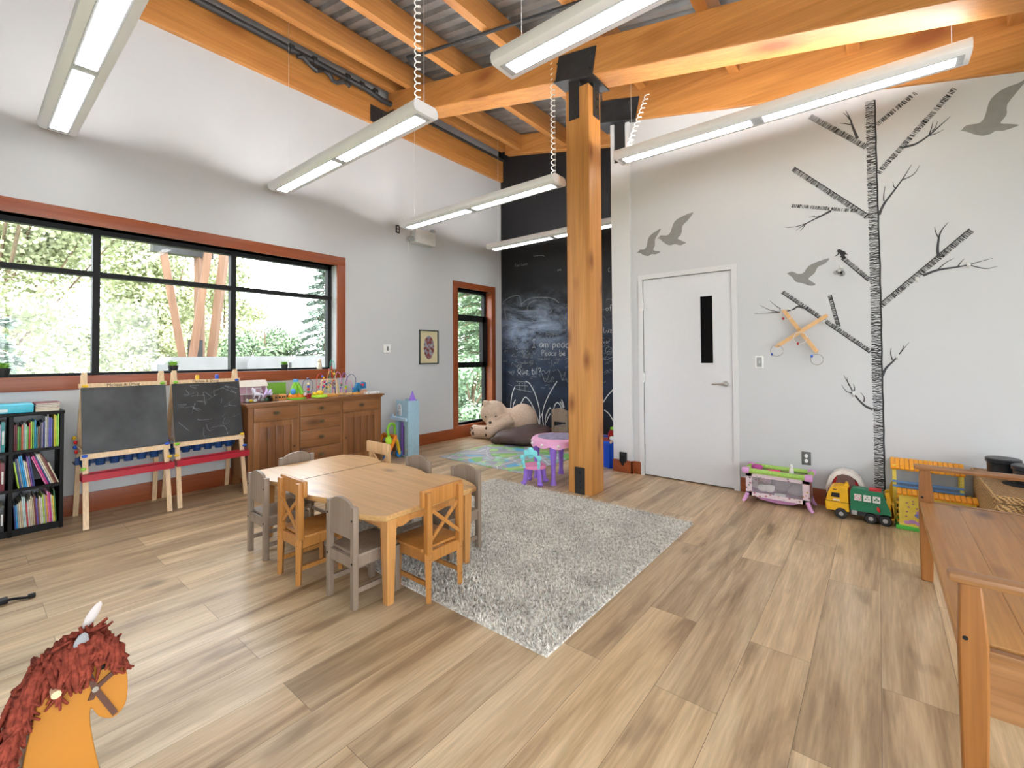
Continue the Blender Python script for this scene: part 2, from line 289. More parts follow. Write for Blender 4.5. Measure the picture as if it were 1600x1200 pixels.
# ------------------------------------------------------------------ setting
XW, YC, YD, YP = -5.24, 6.15, 4.75, 4.72
XE, YF = 3.2, -3.6
def mb_top(x): return 4.325-.217*(x+2.33)     # top of the sloping main beams = underside of the joists
def mb_bot(x): return mb_top(x)-.34
def deck(x): return mb_top(x)+.27
# floor: oak planks running along y
fm, nt, b = newmat('oak planks')
v = coord(nt, (1, 1, 1), (0, 0, R(90)))
br = N(nt, 'ShaderNodeTexBrick'); br.offset = .37; br.inputs['Scale'].default_value = 1
br.inputs['Brick Width'].default_value = 1.45; br.inputs['Row Height'].default_value = .232; br.inputs['Mortar Size'].default_value = .0009
br.inputs['Mortar Smooth'].default_value = .2; br.inputs['Bias'].default_value = 0
br.inputs['Color1'].default_value = (0, 0, 0, 1); br.inputs['Color2'].default_value = (1, 1, 1, 1); br.inputs['Mortar'].default_value = (.5, .5, .5, 1)
mpz = N(nt, 'ShaderNodeMapping'); mpz.inputs['Location'].default_value = (.3, .012, 0); nt.links.new(v, mpz.inputs[0]); nt.links.new(mpz.outputs[0], br.inputs['Vector'])
sp = N(nt, 'ShaderNodeSeparateColor'); nt.links.new(br.outputs['Color'], sp.inputs[0])
tc = N(nt, 'ShaderNodeTexCoord'); mp = N(nt, 'ShaderNodeMapping'); mp.inputs['Scale'].default_value = (7, .55, 1)
cb = N(nt, 'ShaderNodeCombineXYZ'); ml = N(nt, 'ShaderNodeMath', operation='MULTIPLY'); ml.inputs[1].default_value = 37
nt.links.new(sp.outputs[0], ml.inputs[0]); nt.links.new(ml.outputs[0], cb.inputs[2])
ad = N(nt, 'ShaderNodeVectorMath', operation='ADD'); nt.links.new(tc.outputs['Object'], mp.inputs[0]); nt.links.new(mp.outputs[0], ad.inputs[0]); nt.links.new(cb.outputs[0], ad.inputs[1])
n1 = N(nt, 'ShaderNodeTexNoise'); n1.inputs['Scale'].default_value = .9; n1.inputs['Detail'].default_value = 7; n1.inputs['Distortion'].default_value = 1.1; n1.inputs['Roughness'].default_value = .62
nt.links.new(ad.outputs[0], n1.inputs[0])
grain = ramp(nt, n1.outputs[0], [(.29, (.22, .13, .065)), (.5, (.52, .37, .215)), (.70, (.72, .56, .365))])
n2 = N(nt, 'ShaderNodeTexNoise'); n2.inputs['Scale'].default_value = 2.2; n2.inputs['Detail'].default_value = 4
mp2 = N(nt, 'ShaderNodeMapping'); mp2.inputs['Scale'].default_value = (40, 2.0, 1); nt.links.new(tc.outputs['Object'], mp2.inputs[0]); nt.links.new(mp2.outputs[0], n2.inputs[0])
fine = ramp(nt, n2.outputs[0], [(.35, (.84, .84, .84)), (.65, (1.06, 1.06, 1.06))])
tone = ramp(nt, sp.outputs[0], [(0, (.86, .85, .83)), (.5, (1, 1, 1)), (1, (1.14, 1.12, 1.08))])
col = mixc(nt, mixc(nt, grain, fine, 1., 'MULTIPLY'), tone, 1., 'MULTIPLY')
n3 = N(nt, 'ShaderNodeTexNoise'); n3.inputs['Scale'].default_value = 1.; n3.inputs['Detail'].default_value = 2
mp3 = N(nt, 'ShaderNodeMapping'); mp3.inputs['Scale'].default_value = (6.5, 2.2, 1); nt.links.new(tc.outputs['Object'], mp3.inputs[0]); nt.links.new(mp3.outputs[0], n3.inputs[0])
kn = ramp(nt, n3.outputs[0], [(.62, (0, 0, 0)), (.76, (.6, .6, .6))])
col = mixc(nt, col, (.14, .08, .045), kn)
col = mixc(nt, col, (.12, .08, .05), br.outputs['Fac'])
nt.links.new(col, b.inputs['Base Color'])
nt.links.new(ramp(nt, n1.outputs[0], [(.3, (.38, .38, .38)), (.8, (.26, .26, .26))]), b.inputs['Roughness'])
bp = N(nt, 'ShaderNodeBump'); bp.inputs['Strength'].default_value = .15; bp.inputs['Distance'].default_value = .003
nt.links.new(n1.outputs[0], bp.inputs['Height']); nt.links.new(bp.outputs[0], b.inputs['Normal'])
FLOOR = fm
struct('floor', MB().bb((XW-.2, YF-.2, -.1), (XE+.2, YC+.2, 0)), FLOOR)
# left (window) wall with two openings
W1 = (-1.42, 2.975, 1.16, 2.45); W2 = (5.06, 5.87, .20, 2.42); T = .22; XO = XW-T
mb = MB()
def wx(y0, y1, z0, z1): mb.bb((XO, y0, z0), (XW, y1, z1))
wx(YF-.2, W1[0], 0, 4.435); wx(W1[0], W1[1], 0, W1[2]); wx(W1[0], W1[1], W1[3], 4.435); wx(W1[1], W2[0], 0, 4.435)
wx(W2[0], W2[1], 0, W2[2]); wx(W2[0], W2[1], W2[3], 4.435); wx(W2[1], YC+.2, 0, 4.435)
mb.bb((XO, YF-.2, 4.435), (XW-.05, YC+.2, 5.3))
struct('wall_left', mb, WALL)
# trims and windows
def window(n, W, vs, hs, tw, floorboard=False):
    y0, y1, z0, z1 = W; fx = XW-.14
    t = MB()
    for a, c in (((XW-.13, y0-tw, z1), (XW+.018, y1+tw, z1+tw)),): t.bb(a, c, bev=.003)
    bz = 0.0 if floorboard else z0-tw
    t.bb((XW-.13, y0-tw, bz), (XW+.018, y1+tw, z0), bev=.003)
    root = t.build('window_%d' % n, TRIM); root['kind'] = 'structure'
    s = MB(); s.bb((XW-.13, y0-tw, z0), (XW+.018, y0, z1), bev=.003); s.bb((XW-.13, y1, z0), (XW+.018, y1+tw, z1), bev=.003)
    s.build('side_casing', TRIMZ, root)
    f = MB(); fw_ = .045
    for y in vs: f.bb((fx-.05, y-.025, z0), (fx+.03, y+.025, z1))
    for z in hs: f.bb((fx-.05, y0, z-.022), (fx+.028, y1, z+.022))
    f.bb((fx-.05, y0, z0), (fx+.02, y1, z0+.022)); f.bb((fx-.05, y0, z1-fw_), (fx+.02, y1, z1))
    f.bb((fx-.05, y0, z0), (fx+.02, y0+fw_, z1)); f.bb((fx-.05, y1-fw_, z0), (fx+.02, y1, z1))
    f.build('window_frame', BLACK, root)
    ys = [y0]+list(vs)+[y1]; zs = [z0]+list(hs)+[z1]
    for i in range(len(ys)-1):
        for j in range(len(zs)-1):
            MB().bb((fx-.012, ys[i]+.02, zs[j]+.02), (fx-.006, ys[i+1]-.02, zs[j+1]-.02)).build('window_pane', glass('window glass'), root)
    return root
window(1, W1, (-.325, .767, 1.858), (2.05,), .115)
r2_ = window(2, W2, (), (1.14, 1.98), .10, True)
f = MB(); fx = XW-.14   # opening sash of the narrow window
f.bb((fx-.03, 5.10, 1.14), (fx+.05, 5.83, 1.21)); f.bb((fx-.03, 5.10, 1.90), (fx+.05, 5.83, 1.99)); f.bb((fx-.03, 5.06, 1.14), (fx+.05, 5.115, 1.99)); f.bb((fx-.03, 5.75, 1.14), (fx+.05, 5.87, 1.99))
f.build('sash', BLACK, r2_)
MB().bb((XW+.019, 5.10, 1.155), (XW+.028, 5.60, 1.165)).build('sash_handle', BLACK, r2_)
for o_ in [c for c in children(r2_) if c.name.startswith('sash_handle')]: o_.location.x = -.1
# baseboards
struct('baseboard_left', MB().bb((XW, YF, 0), (XW+.018, 4.96, .165), bev=.003), TRIM)
struct('trim_1', MB().bb((XW, 5.97, 0), (XW+.018, YC, .165), bev=.003), TRIM)
struct('baseboard_back', MB().bb((XW, YC-.018, 0), (-2.36, YC, .125), bev=.003), TRIMX)
mb = MB(); mb.bb((-2.356, YP-.018, 0), (-2.125, YP, .135), bev=.002); mb.bb((-2.14, YP-.018, 0), (-2.125, YD-.002, .135))
mb.bb((-2.125, YD-.016, 0), (-2.04, YD, .135), bev=.002)
struct('baseboard_right', mb, TRIMX)
struct('trim_2', MB().bb((-1.04, YD-.016, 0), (XE, YD, .135), bev=.002), TRIMX)
# back (chalkboard) wall
cm, nt, b = newmat('chalkboard paint')
n1 = N(nt, 'ShaderNodeTexNoise'); n1.inputs['Scale'].default_value = 1.1; n1.inputs['Detail'].default_value = 8; n1.inputs['Distortion'].default_value = 2.2; n1.inputs['Roughness'].default_value = .65
nt.links.new(coord(nt, (1, 1, 2.2), (0, R(28), 0)), n1.inputs[0])
sm = ramp(nt, n1.outputs[0], [(.38, (0, 0, 0)), (.72, (1, 1, 1))])
# rubbed chalk haze: strongest around z = 1.9, on the left
se = N(nt, 'ShaderNodeSeparateXYZ'); tcx = N(nt, 'ShaderNodeTexCoord'); nt.links.new(tcx.outputs['Object'], se.inputs[0])
def gauss(sock, c, w_):
    a = N(nt, 'ShaderNodeMath', operation='SUBTRACT'); a.inputs[1].default_value = c; nt.links.new(sock, a.inputs[0])
    d = N(nt, 'ShaderNodeMath', operation='DIVIDE'); d.inputs[1].default_value = w_; nt.links.new(a.outputs[0], d.inputs[0])
    q = N(nt, 'ShaderNodeMath', operation='POWER'); q.inputs[1].default_value = 2; nt.links.new(d.outputs[0], q.inputs[0])
    e = N(nt, 'ShaderNodeMath', operation='MULTIPLY'); e.inputs[1].default_value = -1; nt.links.new(q.outputs[0], e.inputs[0])
    x = N(nt, 'ShaderNodeMath', operation='EXPONENT'); nt.links.new(e.outputs[0], x.inputs[0]); return x.outputs[0]
def mul(a, c):
    q = N(nt, 'ShaderNodeMath', operation='MULTIPLY'); nt.links.new(a, q.inputs[0])
    if isinstance(c, (int, float)): q.inputs[1].default_value = c
    else: nt.links.new(c, q.inputs[1])
    return q.outputs[0]
def add(a, c):
    q = N(nt, 'ShaderNodeMath', operation='ADD'); nt.links.new(a, q.inputs[0])
    if isinstance(c, (int, float)): q.inputs[1].default_value = c
    else: nt.links.new(c, q.inputs[1])
    return q.outputs[0]
blue = mul(mul(gauss(se.outputs[2], 1.78, .34), gauss(se.outputs[0], -4.55, .75)), add(sm, .05))
grey = mul(mul(gauss(se.outputs[2], 2.05, .28), .55), sm)
low = mul(mul(gauss(se.outputs[2], 1.05, .75), .5), add(sm, .5))
col = mixc(nt, (.011, .011, .013), (.035, .062, .13), low)
col = mixc(nt, col, (.16, .17, .17), grey)
col = mixc(nt, col, (.40, .50, .72), blue)
nt.links.new(col, b.inputs['Base Color']); b.inputs['Roughness'].default_value = .62; b.inputs['Specular IOR Level'].default_value = .3
CHALKB = cm
back = struct('wall_back', MB().bb((XW-.2, YC, 0), (-2.1, YC+.2, 5.3)), CHALKB)
CHALK = plain('white chalk', (.62, .64, .66), .9, var=.2, scale=60)
CHALK2 = plain('faint chalk', (.24, .26, .28), .9, var=.3, scale=60)
def stroke(mbx, pts, y, r, m=None, n=5):
    P = smooth_path([(x, y, z) for x, z in pts], n)
    # flat ribbon hugging the wall
    vs = []; 
    for i, p in enumerate(P):
        t = (P[min(i+1, len(P)-1)]-P[max(i-1, 0)]); t.y = 0; t.normalize(); nrm = Vector((-t.z, 0, t.x))
        rr = r[0]+(r[1]-r[0])*i/(len(P)-1) if isinstance(r, tuple) else r
        vs += [p+nrm*rr, p-nrm*rr]
    mbx._add(vs, [(2*i, 2*i+1, 2*i+3, 2*i+2) for i in range(len(P)-1)], m)
YB = YC-.0015
for g in GRASS:
    mb = MB(); stroke(mb, g, YB, .0085); mb.build('chalk_grass_blade', CHALK, back)
mb = MB()
for g in SKETCH: stroke(mb, g, YB, .004)
x0, z0 = PEACESIGN[0]
stroke(mb, [(x0+.055*math.cos(a*.35), z0+.055*math.sin(a*.35)) for a in range(19)], YB, .003, n=2)
for dx, dz in ((0, -.055), (.04, -.04), (-.04, -.04)): stroke(mb, [(x0, z0), (x0+dx, z0+dz)], YB, .003)
stroke(mb, [(x0, z0), (x0, z0+.055)], YB, .003)
mb.build('chalk_sketch', CHALK2, back)
GL = {'a': (.55, [[(.5, .5), (.25, .55), (.05, .25), (.25, 0), (.45, .15), (.5, .5), (.52, .05)]]), 'b': (.55, [[(.05, 1), (.05, 0), (.4, .05), (.5, .3), (.3, .5), (.05, .35)]]), 'c': (.5, [[(.5, .45), (.25, .52), (.05, .25), (.2, 0), (.5, .08)]]),
 'd': (.55, [[(.45, 1), (.45, 0), (.15, .03), (.05, .3), (.25, .5), (.45, .4)]]), 'e': (.5, [[(.05, .28), (.45, .3), (.35, .52), (.08, .4), (.08, .08), (.45, .05)]]), 'f': (.4, [[(.42, .95), (.2, .9), (.2, 0)], [(.0, .5), (.4, .5)]]),
 'g': (.55, [[(.48, .45), (.2, .52), (.05, .25), (.3, .05), (.48, .4), (.45, -.25), (.1, -.3)]]), 'h': (.55, [[(.05, 1), (.05, 0)], [(.05, .4), (.3, .52), (.45, .35), (.45, 0)]]), 'i': (.22, [[(.1, .5), (.1, 0)], [(.1, .68), (.11, .74)]]),
 'j': (.3, [[(.2, .5), (.2, -.2), (.0, -.25)], [(.2, .68), (.21, .74)]]), 'k': (.5, [[(.05, 1), (.05, 0)], [(.42, .5), (.07, .22), (.45, 0)]]), 'l': (.22, [[(.1, 1), (.1, 0)]]), 'm': (.8, [[(.05, .5), (.05, 0)], [(.05, .4), (.25, .52), (.35, .35), (.35, 0)], [(.35, .4), (.55, .52), (.68, .35), (.68, 0)]]),
 'n': (.55, [[(.05, .5), (.05, 0)], [(.05, .4), (.3, .52), (.45, .35), (.45, 0)]]), 'o': (.55, [[(.28, .52), (.05, .25), (.28, 0), (.48, .25), (.28, .52)]]), 'p': (.55, [[(.05, .5), (.05, -.3)], [(.05, .4), (.35, .52), (.48, .25), (.25, 0), (.05, .1)]]),
 'r': (.42, [[(.05, .5), (.05, 0)], [(.05, .35), (.2, .5), (.4, .47)]]), 's': (.45, [[(.4, .48), (.12, .5), (.1, .3), (.38, .2), (.3, .0), (.03, .03)]]), 't': (.4, [[(.18, .85), (.18, .05), (.38, .03)], [(.0, .55), (.38, .55)]]), 'u': (.55, [[(.05, .5), (.08, .05), (.35, .03), (.45, .5)], [(.45, .5), (.47, 0)]]),
 'v': (.5, [[(.03, .5), (.22, 0), (.45, .5)]]), 'w': (.75, [[(.03, .5), (.18, 0), (.35, .42), (.5, 0), (.68, .5)]]), 'x': (.5, [[(.03, .5), (.42, 0)], [(.42, .5), (.03, 0)]]), 'y': (.5, [[(.03, .5), (.22, .1)], [(.45, .5), (.1, -.3)]]), 'z': (.5, [[(.03, .5), (.42, .5), (.05, 0), (.45, .02)]]),
 'I': (.55, [[(.05, 1), (.5, 1)], [(.27, 1), (.27, 0)], [(.0, 0), (.55, .02)]]), 'P': (.6, [[(.1, 0), (.1, 1), (.5, .9), (.45, .55), (.1, .5)]]), 'Q': (.7, [[(.35, .9), (.05, .5), (.3, .05), (.6, .4), (.35, .9)], [(.35, .25), (.65, -.1)]]), 'K': (.6, [[(.1, 1), (.1, 0)], [(.5, 1), (.12, .45), (.55, 0)]]),
 'S': (.55, [[(.5, .9), (.15, .95), (.12, .6), (.48, .4), (.4, .02), (.05, .08)]]), 'G': (.7, [[(.6, .85), (.3, 1), (.05, .5), (.3, 0), (.6, .15), (.6, .45), (.35, .45)]]), 'R': (.6, [[(.1, 0), (.1, 1), (.48, .85), (.4, .5), (.1, .48), (.52, 0)]]), 'L': (.5, [[(.1, 1), (.08, .02), (.48, .05)]]), 'C': (.6, [[(.55, .85), (.3, 1), (.05, .5), (.3, 0), (.55, .12)]]), 'F': (.5, [[(.1, 0), (.1, 1), (.5, 1)], [(.1, .55), (.4, .55)]]),
 '?': (.5, [[(.05, .8), (.25, 1), (.45, .75), (.22, .45), (.22, .28)], [(.22, .08), (.23, .02)]]), ' ': (.35, [])}
hr = random.Random(13)
for i, (t, x, z, h) in enumerate(WORDS):
    mb = MB(); cx = x; wd = max(.0022, h*.034); dz = 0
    for ch in t:
        adv, strokes = GL.get(ch, GL['o'])
        for st_ in strokes:
            stroke(mb, [(cx+px_*h*1.05+hr.uniform(-.02, .02)*h, z+dz+pz_*h*1.05+hr.uniform(-.03, .03)*h) for px_, pz_ in st_], YB, wd*hr.uniform(.8, 1.15), n=3)
        cx += (adv+.12)*h*1.05; dz += hr.uniform(-.03, .02)*h
    mb.build('chalk_writing', CHALK if i in (0, 1, 3, 15, 16, 13) else CHALK2, back, sharp=60)
# small scribbles of rubbed writing
mb = MB()
for i in range(280):
    x = rnd.uniform(-5.15, -3.0); z = rnd.triangular(.75, 2.3, 1.35); s_ = rnd.uniform(.02, .05)
    pts = [(x+j*s_*.55, z+rnd.uniform(-s_, s_)*.7) for j in range(rnd.randint(3, 7))]
    stroke(mb, pts, YB, .0022, n=3)
mb.build('chalk_scribble', CHALK2, back, sharp=60)['kind'] = 'stuff'
# alcove side wall and the wall with the door
struct('wall_alcove', MB().bb((-2.33, YD+.05, 0), (-2.13, YC, 5.0)), WALL)
def ztop(x): return mb_bot(x)+.02
DX0, DX1, DZ = -2.0, -1.098, 2.135
mb = MB()
mb.prism([(-2.135, 0), (DX0, 0), (DX0, ztop(DX0)), (-2.135, ztop(-2.135))], YD, YD+.14)
mb.prism([(DX0, DZ), (DX1, DZ), (DX1, ztop(DX1)), (DX0, ztop(DX0))], YD, YD+.14)
mb.prism([(DX1, 0), (XE+.2, 0), (XE+.2, ztop(XE+.2)), (DX1, ztop(DX1))], YD, YD+.14)
struct('wall_right', mb, WALL)
mb = MB(); mb.bb((-2.356, YP, 0), (-2.13, YD+.15, 3.50)); mb.bb((-2.356, YP, 3.5), (-2.312, YD+.15, 3.955)); mb.bb((-2.176, YP, 3.5), (-2.13, YD+.15, 3.93)); mb.bb((-2.32, YD+.05, 3.5), (-2.16, YD+.15, 3.95))
struct('trim_3', mb, WHITE)
# unseen end wall and wall behind the camera; both windows added to bring in daylight
OW = [(-.2, 2.9)]
mb = MB(); yy = YF
mb.bb((XW, YF-.2, 0), (XE+.2, YF, .5)); mb.bb((XW, YF-.2, 2.8), (XE+.2, YF, 5.3))
for a, c in ((XW, -.2), (2.9, XE+.2)): mb.bb((a, YF-.2, .5), (c, YF, 2.8))
struct('wall_front', mb, WALL)
mb = MB(); EW = (-3.2, 3.2, .4, 2.7)
mb.bb((XE, YF-.2, 0), (XE+.2, YD+.2, EW[2])); mb.bb((XE, YF-.2, EW[3]), (XE+.2, YD+.2, 3.9)); mb.bb((XE, YF-.2, EW[2]), (XE+.2, EW[0], EW[3])); mb.bb((XE, EW[1], EW[2]), (XE+.2, YD+.2, EW[3]))
struct('wall_end', mb, WALL)
t = MB()
for i in range(6): y = EW[0]+(EW[1]-EW[0])*i/5; t.bb((XE+.05, y-.03, EW[2]), (XE+.12, y+.03, EW[3]))
t.bb((XE+.05, EW[0], EW[2]), (XE+.12, EW[1], EW[2]+.06)); t.bb((XE+.05, EW[0], EW[3]-.06), (XE+.12, EW[1], EW[3]))
root = t.build('window_4', BLACK); root['kind'] = 'structure'  # unseen end window, added to light the right side of the room
MB().bb((XE+.08, EW[0], EW[2]), (XE+.086, EW[1], EW[3])).build('window_pane', glass('window glass'), root)
for n_, (a, c) in enumerate(OW):
    t = MB()
    for p, q in (((a, .5), (c, .56)), ((a, 2.74), (c, 2.8)), ((a, .56), (a+.06, 2.74)), ((c-.06, .56), (c, 2.74)), (((a+c)/2-.03, .56), ((a+c)/2+.03, 2.74))):
        t.bb((p[0], YF-.12, p[1]), (q[0], YF-.04, q[1]))
    root = t.build('window_%d' % (n_+3), BLACK); root['kind'] = 'structure'  # unseen window behind the camera, added to raise the daylight indoors
    MB().bb((a+.06, YF-.09, .56), (c-.06, YF-.084, 2.74)).build('window_pane', glass('window glass'), root)
# dark corridor behind the door
mb = MB(); mb.bb((-2.13, YD+1.6, 0), (XE+.2, YD+1.7, 3.2)); mb.bb((-2.13, YD+.14, 3.2), (XE+.2, YD+1.7, 3.3)); mb.bb((XE+.1, YD+.14, 0), (XE+.2, YD+1.7, 3.2))
mb.bb((-2.13, YD+.14, -.1), (XE+.2, YD+1.7, 0))
struct('wall_corridor', mb, WALL)
# corrugated roof deck
gm = plain('galvanised deck', (.34, .35, .35), .42, metal=.75, var=.25, scale=2.5)
prof = []; y = YF-.2
while y < YC+.2: prof += [(y, 0), (y+.045, 0), (y+.065, .045), (y+.11, .045), (y+.13, 0)]; y += .15
x0, x1 = XW-.3, XE+.3
mb = MB(); vs = []
for (yy, dz) in prof: vs += [(x0, yy, deck(x0)+dz), (x1, yy, deck(x1)+dz)]
mb._add(vs, [(2*i, 2*i+1, 2*i+3, 2*i+2) for i in range(len(prof)-1)])
z_ = .06
mb._add([(x0, YF-.2, deck(x0)+z_), (x1, YF-.2, deck(x1)+z_), (x1, YC+.2, deck(x1)+z_), (x0, YC+.2, deck(x0)+z_)], [(0, 1, 2, 3)])
struct('ceiling', mb, gm, sharp=20)
# ------------------------------------------------------------------ timber frame (each member a thing)
def slopebeam(name, xa, xb, ya, yb, zb, zt, mat, label, cat, group=None):
    mb = MB(); mb.prism([(xa, zb(xa)), (xb, zb(xb)), (xb, zt(xb)), (xa, zt(xa))], ya, yb)
    o = mb.build(name, mat); bv = o.modifiers.new('edge', 'BEVEL'); bv.width = .012; bv.segments = 2; bv.limit_method = 'ANGLE'
    return tag(o, label, cat, group)
main = slopebeam('roof_beam', XW+.06, XE, 3.70, 3.98, mb_bot, mb_top, FIRX, 'thick sloping timber beam resting on the free-standing wooden post', 'beam')
b2 = slopebeam('roof_beam', -2.46, XE, YP, YP+.26, mb_bot, lambda x: deck(x)-.005, FIRX, 'sloping timber beam running along the top of the white wall with the tree decal', 'beam')
wbm = MB().bb((XW-.05, YF, 4.435), (XW+.06, YC, 4.84), bev=.008).build('wall_beam', FIRY)
tag(wbm, 'long timber beam along the top of the window wall', 'beam')
slopebeam('rim_beam', -5.05, -2.2, 6.04, 6.15, lambda x: mb_top(x)-.06, lambda x: deck(x), FIRX, 'short timber board across the top of the black chalkboard wall', 'beam')
JX = [-5.08, -4.72, -3.80, -2.88, -1.96, -1.04, -.12, .80]
JL = ['roof joist tight against the long beam over the window wall', 'roof joist second out from the window wall, over the hanging lights', 'roof joist third out from the window wall, left of the wooden post', 'roof joist crossing just left of the wooden post top', 'roof joist just right of the wooden post top', 'roof joist second right of the wooden post, above the main beam', 'roof joist third right of the wooden post, above the main beam', 'roof joist fourth right of the wooden post, above the main beam']
for i, x in enumerate(JX):
    mb = MB(); h = .045; z0_ = mb_top(x)-.217*h
    mb.bb((x-h, YF, z0_), (x+h, 6.04 if x < -2.5 else YP, z0_+.262), bev=.006)
    o = mb.build('roof_joist', FIRY)
    tag(o, JL[i], 'joist', 'timber joists under the metal roof deck')
# steel connectors: children of the member they clamp
def bolt(parent, x, y, z, d=(0, -1, 0), r=.012):
    p = Vector((x, y, z)); MB().cyl(p, p+Vector(d)*.012, r, r*.8, 8).build('bolt', STEEL, parent)
post = thing('timber_post', 'square free-standing wooden post in the middle of the room, carrying the sloping beam', 'post', (-2.205, 3.84, 0))
PX, PY = -2.205, 3.84
MB().box((0, 0, 1.94), (.25, .235, 3.88), bev=.006).build('post_shaft', FIRZ, post)
def loc(o): return o
t = .27
mb = MB()
yf = 3.70-PY
q = [(-.225, mb_bot(-2.43)-.0), (.185, mb_bot(-2.02)-.0), (.225, mb_bot(-2.02)+.255), (-.18, mb_bot(-2.43)+.235)]
mb.prism(q, yf-.012, yf, 'y'); mb.prism(q, 3.98-PY, 3.98-PY+.012, 'y')
mb.prism([(-.235, mb_bot(-2.44)-.014), (.20, mb_bot(-2.005)-.014), (.20, mb_bot(-2.005)+.002), (-.235, mb_bot(-2.44)+.002)], yf-.03, 3.98-PY+.03, 'y')
sad = mb.build('steel_saddle', STEEL, main); sad.location = (PX, PY, 0)
MB().bb((-.085, -.126, 3.58), (.025, -.116, 3.99)).build('steel_strap', STEEL, post); MB().bb((.125, -.03, 3.60), (.135, .08, 3.95)).build('steel_strap', STEEL, post)
for x, z in ((-.19, 4.17), (-.2, 4.07), (.175, 4.09), (.165, 3.99), (-.03, 3.74), (-.03, 3.65)): (bolt(main, PX+x, 3.70-.012, z) if z > 3.9 else bolt(post, x, -.126, z))
for z in (3.7, 3.78): bolt(post, .135, .03, z, (1, 0, 0))
MB().bb((-.055, -.128, 0), (.05, -.117, .25)).build('base_plate', STEEL, post)
for z in (.06, .12, .2): bolt(post, 0, -.128, z)
mb = MB(); q = [(-2.52, mb_bot(-2.52)+.02), (-2.05, mb_bot(-2.05)-.0), (-2.0, mb_bot(-2.0)+.25), (-2.50, mb_bot(-2.5)+.26)]
mb.prism(q, YP-.012, YP, 'y'); mb.prism([(-2.53, mb_bot(-2.53)-.014), (-2.04, mb_bot(-2.04)-.014), (-2.04, mb_bot(-2.04)+.002), (-2.53, mb_bot(-2.53)+.002)], YP-.05, YP+.26, 'y')
mb.bb((-2.30, YP+.005, 3.40), (-2.19, YP+.02, 3.97))
shoe = mb.build('steel_shoe', STEEL, b2)
for x, z in ((-2.12, 4.15), (-2.1, 4.04), (-2.43, 4.2)): bolt(b2, x, YP-.012, z)
for z in (3.56, 3.66): bolt(b2, -2.245, YP+.005, z)
mb = MB(); mb.bb((XW+.06, 3.42, 4.44), (XW+.072, 3.70, 4.66)); mb.bb((XW+.06, 3.68, 4.42), (XW+.20, 3.70, 4.66)); mb.build('steel_bracket', STEEL, wbm)
for y in (3.46, 3.6): 
    for z in (4.5, 4.6): bolt(wbm, XW+.072, y, z, (1, 0, 0))
# black pipe and cables along the window wall beam
pr_ = thing('black_pipe', 'black pipe with clamps and bunched cable along the beam over the window wall', 'pipe', (XW+.12, 0, 4.78))
MB().tube([(0, -3, .05), (0, 3.3, .02), (.01, 3.55, -.03), (0, 3.72, -.02)], .036, 10).build('pipe_run', STEEL, pr_)
MB().tube([(0, 3.9, .0), (0, 6.1, .0)], .022, 8).build('pipe_run', STEEL, pr_)
for y in (2.35, 2.62, 3.05, 3.25, 3.45): MB().cyl((0, y-.02, .03), (0, y+.02, .03), .052, n=12).build('pipe_clamp', STEEL, pr_)
rr = random.Random(3); pts = [(.03+rr.uniform(-.01, .03), 2.4+i*.055, -.05+.035*math.sin(i*1.3)-.004*i) for i in range(13)]
MB().tube(pts, [.016+.018*abs(math.sin(i*1.1)) for i in range(13)], 7).build('cable_bunch', STEEL, pr_)
cd = thing('conduit', 'thin dark rod crossing under the roof joists at the top of the picture', 'rod', (0, 3.17, 0))
MB().tube([(-4.0, 0, mb_top(-4.0)-.03), (1.0, 0, mb_top(1.0)-.03)], .017, 8).build('rod', STEEL, cd)
MB().cyl((-4.06, 0, mb_top(-4.03)-.02), (-3.98, 0, mb_top(-3.98)-.03), .03, n=10).build('end_socket', STEEL, cd)
# ------------------------------------------------------------------ hanging lights
GREYL = C('lamp underside', (.50, .51, .55), .4); LAMPW = plain('lamp housing white', (.93, .93, .97), .35, var=.004)
LENS = emit('lamp lens', (1, 1, 1), LAMP_DOWN); TUBE = emit('lamp tube', (1, .985, .96), LAMP_UP)
def make_lamp():
    t = thing('pendant_light', '', 'ceiling light', (0, 0, 0), group='hanging linear lights')
    L = 2.44; hw = .118
    prof = [(-.092, 0), (.092, 0), (.110, .012), (hw, .040), (.108, .074), (.085, .086), (.078, .080), (.096, .066), (.10, .04), (-.10, .04), (-.096, .066), (-.078, .080), (-.085, .086), (-.108, .074), (-hw, .040), (-.110, .012)]
    mb = MB(); mb.prism(prof, .012, L-.012, 'x')
    mb.build('housing', LAMPW, t)
    for x in (0, L-.014):
        e = [(-.092, 0), (.092, 0), (.110, .012), (hw, .040), (.108, .074), (.085, .088), (-.085, .088), (-.108, .074), (-hw, .040), (-.110, .012)]
        MB().prism(e, x, x+.014, 'x').build('end_cap', LAMPW, t)
    MB().bb((.03, -.062, -.003), (L-.03, .062, .001)).build('underside_tray', GREYL, t)
    for a in (.07, L/2+.045):
        ln = MB().bb((a, -.048, -.006), (a+L/2-.115, .048, -.002)).build('light_lens', LENS, t)
        g = MB()
        for k in range(26): g.bb((a+.02+k*.042, -.048, -.0075), (a+.022+k*.042, .048, -.006))
        g.build('louvre', LAMPW, ln)
        MB().cyl((a, 0, .069), (a+L/2-.115, 0, .069), .012, n=8).build('light_tube', TUBE, t)
    return t
LAMPS = [(-5.0, 2.2, 3.1, 'hanging light over the left window, second closest to the window wall corner'),]
